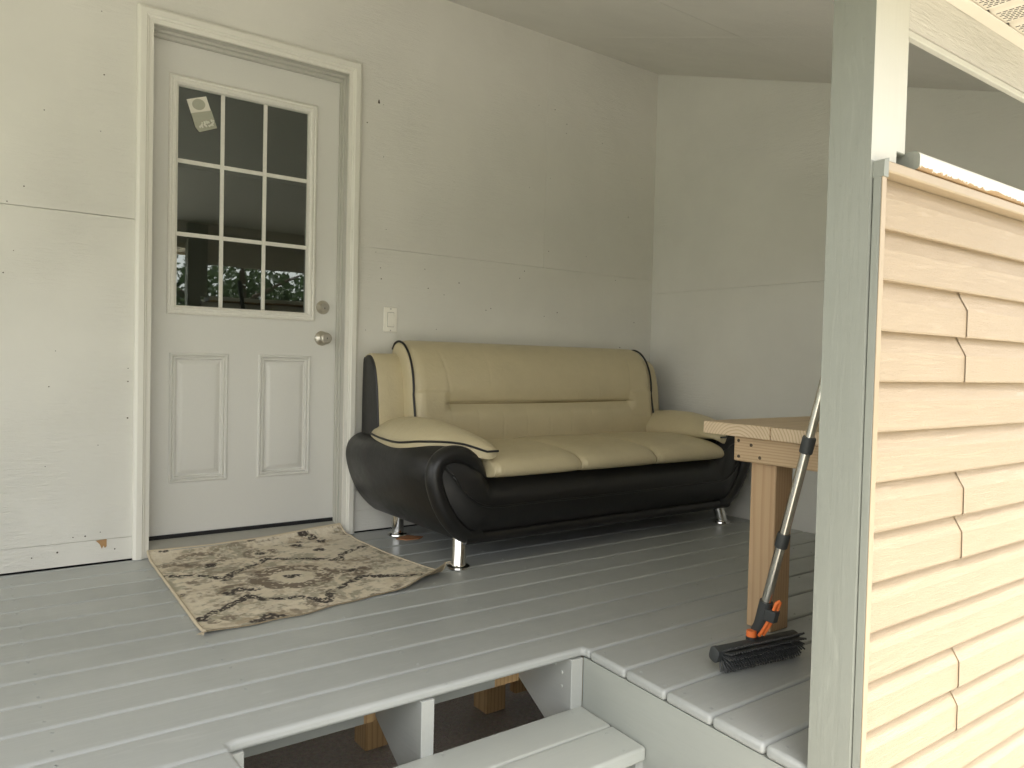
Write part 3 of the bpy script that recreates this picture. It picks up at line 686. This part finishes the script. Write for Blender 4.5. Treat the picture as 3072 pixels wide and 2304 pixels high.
# seat cushions
sx = [1.128, 1.577, 2.037, 2*CX-1.128]
prof = [(-.16, .345), (-.45, .343), (-.74, .344), (-.800, .346), (-.826, .357), (-.836, .376), (-.828, .400), (-.800, .421), (-.74, .437), (-.62, .448), (-.50, .452), (-.38, .447), (-.26, .438), (-.16, .430)]
prof = [(p.x, p.y) for p in catmull([(a, b, 0) for a, b in prof], 4)]
for k in range(3):
    a, b = sx[k]+.0015, sx[k+1]-.0015; lo = []; nx = 44
    for i in range(nx+1):
        u = i/nx; x = a+(b-a)*(.5-.5*math.cos(math.pi*u))
        e = max(0, 1-abs(2*(x-a)/(b-a)-1)**5)**.5; e = .0+e
        lp = []
        for y, z in prof:
            tz = max(0, (z-.352))/.1; wr = 0
            if y < -.70:
                g1 = math.exp(-((abs((x-a)/(b-a)-.5)-.46)/.035)**2)
                wr = .0034*g1*math.sin((x-a)*230+z*30)
            ee = .72+.28*e
            yy = y+(1-e)*.022*(1 if y < -.5 else 0)*min(1, max(0, (-.5-y)/.3))
            lp.append((x, yy+wr, .350+(z-.350)*ee+wr*.6*tz+.004*tz*math.sin(x*9+k*2)*math.sin(y*8)))
        lo.append(lp)
    cu = MB().loft(lo).build('seat_cushion', 'cream', sb, smooth=True, angle=60)
    MB().tube([(a+(b-a)*t, -.8290+.022*(1-max(0, 1-abs(2*t-1)**5)**.5), .3625) for t in np.linspace(.03, .97, 26)], .0012, 5).build('stitch_line', 'stitch', cu)

# back cushion with fold and quilting seams
bx0, bx1 = 1.062, 2*CX-1.062
bp = [(-.300, .36), (-.306, .43), (-.308, .50), (-.300, .555), (-.272, .594), (-.262, .606), (-.276, .622), (-.280, .68), (-.262, .76), (-.226, .825), (-.178, .868), (-.128, .886), (-.085, .884), (-.055, .866), (-.038, .82), (-.034, .6), (-.034, .36)]
bpf = catmull([(a, b, 0) for a, b in bp], 9); bp = [(p.x, p.y) for p in bpf]
fold_a, fold_b = 1.262, 2*CX-1.262
vs_low = [fold_a+(fold_b-fold_a)*k/8 for k in range(1, 8)]; vs_up = [1.475, 2*CX-1.475]
lo = []; nx = 260
for i in range(nx+1):
    u = i/nx; x = bx0+(bx1-bx0)*u; ed = min(x-bx0, bx1-x); e = math.sqrt(max(0, 1-(1-min(1, ed/.07))**2))
    inn = min(1, max(0, (min(x-fold_a, fold_b-x)+.05)/.06)); inn = inn*inn*(3-2*inn); lp = []
    for y, z in bp:
        yy = y
        if y < -.15:                                    # front side
            sm = -.300 if z < .5 else interp(z, [.5, .6, .7, .76, .83, .87, .89], [-.305, -.296, -.283, -.262, -.224, -.176, -.128])
            if .53 < z < .66: yy = sm*(1-inn)+y*inn
            if inn > .5:
                for s_ in vs_low:
                    if z < .60: yy += .0024*math.exp(-((x-s_)/.0040)**2)*min(1, (.600-z)/.03)
                for s_ in vs_up:
                    if z > .61: yy += .0016*math.exp(-((x-s_)/.003)**2)
            yy += .004*math.exp(-(((x-(fold_a-.005-.25*max(0, z-.6)**1.6*1.2))/.006)**2))*(1 if .40 < z < .84 else 0)*.6
            yy += .004*math.exp(-(((x-(fold_b+.005+.25*max(0, z-.6)**1.6*1.2))/.006)**2))*(1 if .40 < z < .84 else 0)*.6
            yy += .003*math.sin(x*7+1)*math.sin(z*11)
        cy, cz_ = -.15, .58
        lp.append((x, cy+(yy-cy)*(.55+.45*e), z if z < .6 else .6+(z-.6)*(.90+.10*e)))
    lo.append(lp)
bk = MB().loft(lo).build('back_cushion', 'cream', sb, smooth=True, angle=50)
MB().tube([(x, -.2635+.004*0, .6045+.003*math.sin(x*3)) for x in np.linspace(fold_a, fold_b, 50)], [.0018+.0022*math.sin(math.pi*t) for t in np.linspace(0, 1, 50)], 7).build('fold_shadow_seam', 'stitch', bk)
ep = [(y, z) for y, z in bp if y < -.10 or z > .80][:int(len(bp)*.86)]
for s_ in (0, 1):
    path = [(bx0+.012, -.15+(y+.15)*.86-.004, z if z < .6 else .6+(z-.6)*.968+.003) for y, z in ep if not (.56 < z < .64 and y < -.2)]
    MB().tube([mir(p) if s_ else p for p in path], .0052, 8).build('piping', 'piping', bk, smooth=True)
# side wings: cream fronts, black sides
wp = [(-.215, .38), (-.212, .50), (-.200, .62), (-.182, .72), (-.158, .785), (-.125, .818), (-.090, .824), (-.060, .812), (-.042, .77), (-.038, .38)]
wp = [(p.x, p.y) for p in catmull([(a, b, 0) for a, b in wp], 6)]
for s_ in (0, 1):
    def lw(x, k, dx=0): return [(x, -.11+(y+.11)*k, .38+(z-.38)*(1-(1-k)*.35)) for y, z in wp]
    L1 = [lw(.940, .93), lw(.9425, .985), lw(.948, 1.0), lw(1.0, 1.0), lw(1.10, 1.0)]; L2 = [lw(.9325, .80), lw(.9335, .90), lw(.9375, .945), lw(.9445, .945)]
    if s_: L1 = [[mir(p) for p in l] for l in L1]; L2 = [[mir(p) for p in l] for l in L2]
    wg = MB().loft(L1).build('wing', 'cream', sb, smooth=True, angle=50); MB().loft(L2).build('wing_side', 'black', wg, smooth=True)
# arm pillows
T = [0, .15, .35, .55, .75, .9, 1]
tabs = dict(y=[-.095, -.18, -.33, -.48, -.63, -.75, -.805], xo=[.962, .918, .893, .890, .925, 1.015, 1.105], xi=[1.06, 1.13, 1.15, 1.16, 1.170, 1.172, 1.150],
            zw=[.472, .474, .468, .466, .482, .482, .452], zt=[.490, .532, .556, .558, .545, .512, .462], zb=[.458, .438, .420, .413, .432, .444, .432], zi=[.472, .474, .470, .468, .466, .460, .448])
for s_ in (0, 1):
    lo = []; wel = []
    for i in range(61):
        t = i/60; g_ = {k: smooth_interp(t, T, v) for k, v in tabs.items()}
        lp = []; xo, xi = g_['xo'], g_['xi']
        wr = .0040*math.sin(t*120+3*math.sin(t*9))*math.exp(-((t-.45)/.24)**2)*(.5+.5*math.sin(t*31))
        for k in range(17):                             # crown from outer welt to inner edge
            a = k/16; h = (math.sin(math.pi*a))**.72
            zz = g_['zw']*(1-a)+g_['zi']*a+(g_['zt']-max(g_['zw'], g_['zi']))*h+wr*math.exp(-((a-.10)/.10)**2)
            lp.append((xo+(xi-xo)*a, g_['y']-.0*h, zz))
        for a, zz in ((1.0, .6), (.96, .0)): lp.append((xo+(xi-xo)*a, g_['y'], g_['zb']+(g_['zi']-g_['zb'])*zz))
        for a, zz in ((.5, -.01), (.10, -.012), (.035, .10), (.0, .38), (-.02, .75)): lp.append((xo+(xi-xo)*a+.002, g_['y'], g_['zb']+(g_['zw']-g_['zb'])*max(zz, 0)+min(zz, 0)))
        lo.append([mir(p) for p in lp] if s_ else lp); wel.append((xo-.004, g_['y'], g_['zw']-.001))
    pw = MB().loft(lo).build('arm_pillow', 'cream', sb, smooth=True, angle=70)
    tip = (tabs['xi'][-1], -.812, .452)
    MB().tube([mir(p) for p in wel+[tip]] if s_ else wel+[tip], .0045, 8).build('piping', 'piping', pw, smooth=True)
# chrome legs
for (x, y), (dx, dy) in {(1.013, -.755): (.016, .020), (1.075, -.140): (.0, .0), (2.632, -.722): (-.016, .020), (2.57, -.140): (0, 0)}.items():
    lg = MB().tube([(x, y, .010), (x+dx, y+dy, .112)], .0275, 24).build('leg', 'chrome', sb, smooth=True)
    MB().lathe((x, y, .0005), (0, 0, 1), [(.043, 0), (.046, .003), (.045, .009), (.040, .0125), (.028, .013), (.026, .018)], 28).build('foot', 'chrome', lg, smooth=True)
o = MB().prism([(1.03, -.21, .0006), (1.10, -.165, .0006), (1.155, -.235, .0006), (1.12, -.262, .0006), (1.06, -.255, .0006)], (0, 0, 0), (0, 0, .003)).build('cardboard_shim', 'cardboard')
tag(o, 'scrap of brown cardboard lying under the sofa by its rear left leg', 'cardboard')

# ================================================================== RUG
rg = thing('door_rug', (.45, -.5, 0), 'worn beige rug with dark floral lattice, its cut corner curling, before the door', 'rug')
NU, NV = 330, 360
def vnoise(nx, ny, sx_, sy_, seed):
    r = np.random.default_rng(seed); gx_, gy_ = int(sx_)+2, int(sy_)+2; G = r.random((gx_, gy_))
    X, Y = np.meshgrid(np.linspace(0, sx_, nx), np.linspace(0, sy_, ny), indexing='ij'); i, j = X.astype(int), Y.astype(int); a, b = X-i, Y-j
    a = a*a*(3-2*a); b = b*b*(3-2*b)
    return (G[i, j]*(1-a)*(1-b)+G[i+1, j]*a*(1-b)+G[i, j+1]*(1-a)*b+G[i+1, j+1]*a*b)
def fbm(s1, s2, seed, o=4): return sum(vnoise(NU+1, NV+1, s1*2**k, s2*2**k, seed+k)*.5**k for k in range(o))/sum(.5**k for k in range(o))
U, V = np.meshgrid(np.linspace(0, 1, NU+1), np.linspace(0, 1, NV+1), indexing='ij')
BL, BR, FL, FR = np.array((.054, -.012)), np.array((.850, -.016)), np.array((.012, -.992)), np.array((.905, -.862))
PX = (BL[0]*(1-U)+BR[0]*U)*(1-V)+(FL[0]*(1-U)+FR[0]*U)*V
PY = (BL[1]*(1-U)+BR[1]*U)*(1-V)+(FL[1]*(1-U)+FR[1]*U)*V
wav = .007*np.sin(U*13+.6)+.005*np.sin(U*31)-.012*np.sin(U*math.pi)
PY = PY+wav*V**6
PX = PX+.006*np.sin(V*9)*(U**4)
lift = np.interp(U, [0, .3, .6, .85, 1], [.022, .018, .024, .040, .046])
PZ = .0065+lift*np.clip(1-V/.085, 0, 1)**1.6+.0016*fbm(5, 5, 3)
PZ = PZ+.010*np.exp(-((V-.10)/.05)**2)*U**3
d = np.sqrt(((1-U)*.87)**2+((1-V)*.95)**2); fl = np.clip(1-d/.20, 0, 1)
PZ = PZ+.012*fl**1.5+.034*np.clip((U-.66)/.34, 0, 1)**1.3*np.clip((V-.925)/.075, 0, 1)**1.2
PY = PY+.028*np.clip((U-.66)/.34, 0, 1)**1.3*np.clip((V-.925)/.075, 0, 1)**2
PZ = PZ+.008*np.clip(1-np.sqrt((U*.87)**2+((1-V)*.95)**2)/.1, 0, 1)**2
# colour: lattice drawn in rug coordinates, broken up by noise
n1, n2, n3 = fbm(7, 8, 11), fbm(26, 29, 21), fbm(70, 75, 31)
base = np.array((.72, .635, .485)); dkb = np.array((.43, .345, .235)); grn = np.array((.29, .27, .19)); gr = np.array((.175, .13, .09)); blk = np.array((.036, .026, .022))
Cc = np.ones(U.shape+(3,))*base
def lay(mask, col):
    global Cc
    Cc = Cc*(1-mask[..., None])+np.array(col)*mask[..., None]
sm = lambda x, a, b: np.clip((x-a)/(b-a), 0, 1)
n4 = fbm(120, 130, 77, 2)
wx, wy = PX+.022*(n2-.5)+.016*(n3-.5), PY+.022*(fbm(26, 29, 88)-.5)+.016*(fbm(70, 75, 89)-.5)
lay(sm(n1*.6+n2*.4, .52, .60)*.6, dkb); lay(sm(fbm(5, 6, 44)*.5+fbm(30, 34, 45)*.5, .555, .60)*.6, grn); lay(sm(fbm(6, 5, 54)*.5+fbm(40, 44, 55)*.5, .575, .61)*.5, gr)
lay(sm(fbm(9, 9, 64)*.5+n3*.5, .56, .60)*.65, (.80, .72, .57))
def px2deck(zx, zy):
    u, v = 400+zx*.4521, 1530+zy*.4521
    Fv = Vector((math.sin(YAW)*math.cos(PITCH), math.cos(YAW)*math.cos(PITCH), math.sin(PITCH))); R = Vector((math.cos(YAW), -math.sin(YAW), 0)); Uv = R.cross(Fv)
    c_, s_ = math.cos(ROLL), math.sin(ROLL); R2 = c_*R+s_*Uv; U2 = -s_*R+c_*Uv
    dd = Fv+R2*((u-1536)/FPX)-U2*((v-1152)/FPX); t = (.008-CAM.z)/dd.z; p = CAM+dd*t; return p.x, p.y
def segd(p, q):
    ax, ay = p; bx_, by_ = q; L2 = (bx_-ax)**2+(by_-ay)**2; t = np.clip(((wx-ax)*(bx_-ax)+(wy-ay)*(by_-ay))/L2, 0, 1)
    return np.hypot(wx-ax-t*(bx_-ax), wy-ay-t*(by_-ay))
def ringm(c, r, w_, sq=1.0): return np.abs(np.hypot(wx-c[0], (wy-c[1])*sq)-r) - w_
cen = px2deck(1060, 438)
lay(sm(-(ringm(cen, .118, .038)), -.004, .006)*sm(n2*.3+n3*.7, .41, .47)*.92, gr)
lay(sm(-(ringm(cen, .060, .016)), -.004, .006)*.7, (.68, .60, .45))
for k, (c_, r_) in enumerate([((1165, 222), .075), ((450, 330), .085), ((850, 290), .055), ((700, 530), .055), ((1450, 400), .05), ((900, 735), .07), ((1580, 560), .06)]):
    q = px2deck(*c_); mk = sm(-ringm(q, r_, .020), -.004, .006)*sm(n2*.5+n3*.5, .46, .52)
    lay(mk*.75, gr if k in (1, 2, 3, 4) else (grn if k == 6 else dkb))
def chain(pts, wd):
    P = [px2deck(*p) for p in pts]; dm = np.full(U.shape, 9.)
    for a, b in zip(P, P[1:]): dm = np.minimum(dm, segd(a, b))
    lay(sm(wd-dm, -.003, .001)*sm(n4*.5+n3*.5, .42, .47)*.97, blk)
chain([(195, 440), (300, 440), (470, 435), (610, 462), (650, 420), (740, 390), (840, 345), (890, 322), (1180, 322), (1370, 328), (1385, 290), (1520, 240)], .0135)
chain([(430, 725), (600, 655), (700, 605), (755, 570), (870, 592), (1100, 575), (1290, 605), (1310, 540), (1400, 500), (1510, 435), (1600, 438), (1890, 430)], .0145)
def blob(c_, r_, col=blk, a=.95):
    q = px2deck(*c_); lay(sm(r_*1.15-np.hypot(wx-q[0], wy-q[1]), -.004, .003)*sm(n4*.4+n3*.6, .40, .46)*a, col)
for c_, r_ in [((1120, 188), .024), ((1185, 197), .017), ((1250, 212), .018), ((1080, 238), .020), ((1230, 262), .022), ((1105, 218), .014), ((520, 366), .024), ((320, 567), .014), ((905, 703), .026), ((990, 708), .024), ((835, 738), .022), ((810, 762), .014), ((1070, 720), .018), ((1040, 438), .022), ((1090, 432), .016), ((700, 528), .022), ((640, 552), .018), ((800, 525), .020), ((1450, 398), .020), ((780, 228), .016), ((850, 288), .018), ((170, 298), .016), ((210, 298), .013), ((500, 375), .012), ((460, 722), .02)]: blob(c_, r_)
for c_, r_ in [((600, 525), .02), ((1390, 408), .02), ((1540, 385), .022), ((800, 268), .02), ((920, 270), .02), ((640, 712), .022), ((520, 745), .018), ((1180, 620), .022), ((390, 480), .016), ((1620, 570), .03), ((1560, 600), .025), ((1750, 510), .02), ((200, 375), .022), ((1500, 410), .018)]: blob(c_, r_, gr, .8)
Cc = np.clip(Cc, 0, 1)
def sheet(name, mat, zoff, flip):
    step = 1 if not flip else 6
    ii = list(range(0, NU+1, step)); jj = list(range(0, NV+1, step)); nv_ = len(jj)
    vs = [(PX[i, j]-.45, PY[i, j]+.5, PZ[i, j]+zoff) for i in ii for j in jj]
    fs = [(a*nv_+b, a*nv_+b+1, (a+1)*nv_+b+1, (a+1)*nv_+b) for a in range(len(ii)-1) for b in range(nv_-1)]
    me = bpy.data.meshes.new(name); me.from_pydata(vs, [], fs); me.materials.append(M[mat])
    me.polygons.foreach_set('use_smooth', [True]*len(me.polygons))
    if not flip:
        ca = me.color_attributes.new('pattern', 'FLOAT_COLOR', 'POINT'); ca.data.foreach_set('color', np.concatenate([Cc, np.ones(U.shape+(1,))], 2).reshape(-1))
    o = bpy.data.objects.new(name, me); COL.objects.link(o); o.parent = rg; return o
sheet('pile', 'rug', 0, False); sheet('backing', 'rugback', -.0048, True)
def edge_path(idx): return [(PX[i, j], PY[i, j], PZ[i, j]-.001) for i, j in idx]
MB().tube(edge_path([(0, j) for j in range(0, NV+1, 6)]), .0052, 8).build('binding', 'binding', rg, smooth=True)
MB().tube(edge_path([(i, 0) for i in range(0, NU+1, 6)]), .0050, 8).build('binding', 'binding', rg, smooth=True)
MB().tube(edge_path([(NU, j) for j in range(0, NV+1, 6)]), .0040, 8).build('binding', 'binding', rg, smooth=True)
MB().tube([(x, y+random.uniform(-.0012, .0012), z-.0018) for x, y, z in edge_path([(i, NV) for i in range(0, NU+1, 2)])], .0020, 6).build('cut_edge', 'rugback', rg)
mb = MB()
for (i, j), dirs in {(0, NV): (-.6, -.8), (NU, NV): (.9, -.1)}.items():
    p0 = Vector((PX[i, j], PY[i, j], PZ[i, j]-.002))
    for k in range(12):
        a = Vector((dirs[0]+random.uniform(-.5, .5), dirs[1]+random.uniform(-.5, .5), random.uniform(-.05, .35) if i else -.05)).normalized()
        L_ = random.uniform(.012, .028); q = [p0+a*L_*t+Vector((0, 0, -.006*t*t if i else -.001*t)) for t in (0, .35, .7, 1)]
        mb.tube(q, [.0009, .0009, .0008, .0005], 5)
mb.build('loose_threads', 'binding', rg, kind='stuff')

# ================================================================== TABLE
tb = thing('wooden_table', (1.9, -1.9, 0), 'bare fir plank table with thick square leg behind the porch post', 'table')
TZ = .628
def plank(x0, y0, y1, dx, nm='tabletop_plank'):
    MB().prism([(x0+dx, y0, TZ-.039), (2.62, y0+.01, TZ-.039), (2.62, y1+.01, TZ-.039), (x0, y1, TZ-.039)], (0, 0, 0), (0, 0, .039)).build(nm, 'wood_x', tb, bevel=.004, segs=3)
plank(1.342, -1.640, -1.893, .012); plank(1.330, -1.8955, -2.150, .012)
box('apron', 'wood_y', tb, 1.383, 1.419, -2.11, -1.737, .511, .5885, .006, 3)
box('apron', 'wood_y', tb, 2.54, 2.576, -2.11, -1.737, .511, .5885, .006, 3)
box('rail', 'wood_x', tb, 1.5115, 2.539, -1.772, -1.737, .511, .5885, .004); 
for x, y in ((1.4205, -1.864), (1.4205, -2.108), (2.45, -1.864), (2.45, -2.108)): box('leg', 'wood_z', tb, x, x+.0885, y, y+.0885, .001, .5885, .005, 3)
mb = MB()
for y, z in ((-1.755, .574), (-1.801, .564), (-1.757, .526), (-1.833, .529), (-2.05, .57), (-2.06, .53)): mb.lathe((1.3838, y, z), (-1, 0, 0), [(.0052, 0), (.005, .0014), (.0034, .0018), (.0030, .0008), (.0005, .0008)], 10)
mb.build('screws', 'nail', tb, kind='stuff')

# ================================================================== BROOM
br = thing('push_broom', (1.21, -1.97, 0), 'long steel-handled deck broom with dark bristles and orange clip leaning by the table', 'broom')
Ha, Hb = Vector((1.043, -1.958, .046)), Vector((1.338, -2.000, .048))
ax = (Hb-Ha).normalized(); Lh = (Hb-Ha).length
fw = Vector((ax.y, -ax.x, 0)).normalized()               # towards the camera side
if fw.dot(CAM-Ha) < 0: fw = -fw
upv = Vector((0, 0, 1))
tilt = math.radians(72); dn = (fw*math.sin(tilt)*1.0-upv*math.cos(tilt)).normalized(); sidev = ax.cross(dn)
def hp(s_, a, b): return Ha+ax*s_+sidev*a+dn*b
sec = []
for k in range(24):
    a = k*2*math.pi/24; ca_, sa_ = math.cos(a), math.sin(a); q = 3.2
    sec.append((.0185*math.copysign(abs(ca_)**(2/q), ca_), .016*math.copysign(abs(sa_)**(2/q), sa_)))
MB().loft([[hp(s_, a*k, b*k) for a, b in sec] for s_, k in ((0, .9), (.004, 1), (Lh-.004, 1), (Lh, .9))]).build('head', 'rubber', br, smooth=True)
MB().loft([[hp(s_, a*k, b*k) for a, b in sec] for s_, k in ((-.004, .96), (-.003, 1.06), (.009, 1.06), (.010, 1.0))]).build('end_cap', 'rubber', br, smooth=True)
mb = MB()
for r_, ang in enumerate((-50, -32, -14, 4, 22, 40, 58)):
    for k in range(31):
        s_ = .012+(Lh-.022)*(k+.5*(r_ % 2))/31; a_ = math.radians(ang+random.uniform(-1, 1))
        o0 = hp(s_, .0150*math.sin(math.radians(ang)), .011); spread = (s_/Lh-.5)*.22
        dv = (dn*math.cos(a_)+sidev*math.sin(a_)+ax*(spread*.7+random.uniform(-.02, .02))).normalized(); Lb = random.uniform(.036, .038)
        if dv.z < -.1: Lb = min(Lb, (o0.z-.003)/-dv.z)
        e_ = o0+dv*Lb; e_.z = max(e_.z, .003); j = Vector((random.uniform(-1, 1), random.uniform(-1, 1), random.uniform(-1, 1)))*.0005
        mb.tube([o0, o0+dv*Lb*.5+j, e_-dv*.001+j, e_+j], [.0024, .0027, .0027, .0015], 6)
mb.build('bristles', 'bristle', br, kind='stuff')
B0 = Vector((1.199, -1.995, .150)); T0 = Vector((1.176, -2.148, .716)); hv = (T0-B0).normalized()
def hpt(z): return B0+hv*((z-B0.z)/hv.z)
MB().tube([hpt(.125), hpt(.355)], .0132, 20).build('handle_tube', 'steel', br, smooth=True)
MB().tube([hpt(.335), hpt(.62)], .0126, 20).build('handle_tube', 'steel', br, smooth=True)
MB().tube([hpt(.60), hpt(1.34)], .0112, 20).build('handle_tube', 'steel', br, smooth=True)
MB().tube([hpt(1.10), hpt(1.16), hpt(1.33), hpt(1.345)], [.0135, .0145, .0145, .012], 20).build('grip', 'rubber', br, smooth=True)
for z0, z1 in ((.328, .366), (.585, .626)): MB().tube([hpt(z0), hpt(z0+.003), hpt(z1-.003), hpt(z1)], [.0158, .0168, .0168, .0158], 20).build('collar', 'rubber', br, smooth=True)
J = hp(Lh*.52, -.004, -.010)
MB().tube(catmull([J+Vector((0, 0, -.004)), J+Vector((.004, .002, .022)), hpt(.105), hpt(.150), hpt(.172)], 5), [.013]*6+[.0175]*10+[.0178]*5, 18).build('socket', 'rubber', br, smooth=True)
fv = (CAM-hpt(.14)); fv = (fv-hv*fv.dot(hv)).normalized(); rv = hv.cross(fv); rv = rv if rv.x > 0 else -rv
def cl(z, a, b): return hpt(z)+rv*a+fv*b
MB().tube(catmull([cl(.078, .004, .014), cl(.105, .012, .016), cl(.140, .020, .014), cl(.168, .024, .012), cl(.180, .026, .010), cl(.186, .033, .006)], 4), .0048, 10).build('clip_lever', 'orange', br, smooth=True)
MB().tube(catmull([cl(.082, .014, .010), cl(.105, .021, .010), cl(.140, .029, .008), cl(.168, .033, .006), cl(.184, .034, .006)], 4), .0042, 10).build('clip_lever', 'orange', br, smooth=True)
mbx = MB(); cs = [(-.002, -.006), (.036, -.006), (.040, .010), (.030, .024), (.002, .022)]
mbx.loft([[cl(z, a, b) for a, b in cs] for z in (.128, .160)]).build('clip_housing', 'rubber', br, bevel=.002)
MB().loft([[J+Vector((dx*k-.020, dy*k, z)) for dx, dy in [(.014*math.cos(a*math.pi/8), .014*math.sin(a*math.pi/8)) for a in range(16)]] for z, k in ((-.004, 1), (.018, 1.05))]).build('pivot_block', 'rubber', br, smooth=True)
MB().loft([[J+Vector((dx*k-.020, dy*k, z)) for dx, dy in [(.014*math.cos(a*math.pi/8), .014*math.sin(a*math.pi/8)) for a in range(16)]] for z, k in ((.0185, 1.0), (.034, .95))]).build('pivot_cap', 'orange', br, smooth=True)

# ================================================================== YARD (seen only mirrored in the door glass)
def tree(x, y, h, r, seed, leaf, label):
    rr = random.Random(seed); base = (x, y, GZ-.05); t = thing('yard_tree', base, label, 'tree', 'trees across the yard')
    mb = MB(); mb.tube([(x, y, GZ-.1), (x+.05, y, GZ+h*.25), (x-.05, y+.1, GZ+h*.55), (x, y, GZ+h*.85)], [.16, .13, .09, .03], 10)
    for k in range(7):
        a = rr.uniform(0, 6.28); z0 = GZ+h*rr.uniform(.28, .6); mb.tube([(x, y, z0), (x+math.cos(a)*r*.45, y+math.sin(a)*r*.45, z0+h*.12), (x+math.cos(a)*r*.8, y+math.sin(a)*r*.8, z0+h*.2)], [.06, .035, .012], 7)
    mb.build('trunk', 'bark', t, smooth=True)
    cl_ = [(rr.gauss(0, r*.45), rr.gauss(0, r*.45), rr.uniform(.25, 1.0)*h, rr.uniform(.35, .7)*r*.7) for k in range(26)]
    vs = []; fs = []
    for k in range(5200):
        cx_, cy_, cz_, cr = cl_[rr.randrange(26)]; u = Vector((rr.gauss(0, 1), rr.gauss(0, 1), rr.gauss(0, 1))).normalized()*cr*rr.random()**.4
        p = Vector((x+cx_, y+cy_, GZ+cz_))+u; a = Vector((rr.gauss(0, 1), rr.gauss(0, 1), rr.gauss(0, .6))).normalized(); b = a.orthogonal().normalized(); s_ = rr.uniform(.05, .09); o = len(vs)
        vs += [p-a*s_, p+b*s_*.5, p+a*s_, p-b*s_*.5]; fs.append((o, o+1, o+2, o+3))
    m_ = MB(); m_.add(vs, fs); m_.build('crown', leaf, t)
tree(1.2, -12.5, 4.0, 2.0, 1, 'leaf1', 'dark leafy tree left of three across the yard')
tree(4.9, -14.5, 4.4, 2.2, 2, 'leaf2', 'lighter leafy tree in the middle across the yard')
tree(8.4, -13.0, 4.0, 2.0, 3, 'leaf1', 'dark leafy tree right of three across the yard')
hg = thing('hedge', (5, -17, GZ), 'dense green hedge added behind the trees to block sky in the door glass', 'hedge')  # leaf mass added to shut out sky behind the mirrored trees
vs = []; fs = []
for k in range(9000):
    p = Vector((random.uniform(-4, 15), -17+random.gauss(0, .35), GZ-.05+3.4*random.random()**.8+.25*math.sin(k))); a = Vector((random.gauss(0, 1), random.gauss(0, .5), random.gauss(0, .7))).normalized(); b = a.orthogonal().normalized(); s_ = random.uniform(.10, .17); o = len(vs)
    vs += [p-a*s_, p+b*s_*.55, p+a*s_, p-b*s_*.55]; fs.append((o, o+1, o+2, o+3))
m_ = MB(); m_.add(vs, fs); m_.build('foliage', 'leaf1', hg)
for o in list(bpy.data.objects):
    if '_base' in o: del o['_base']
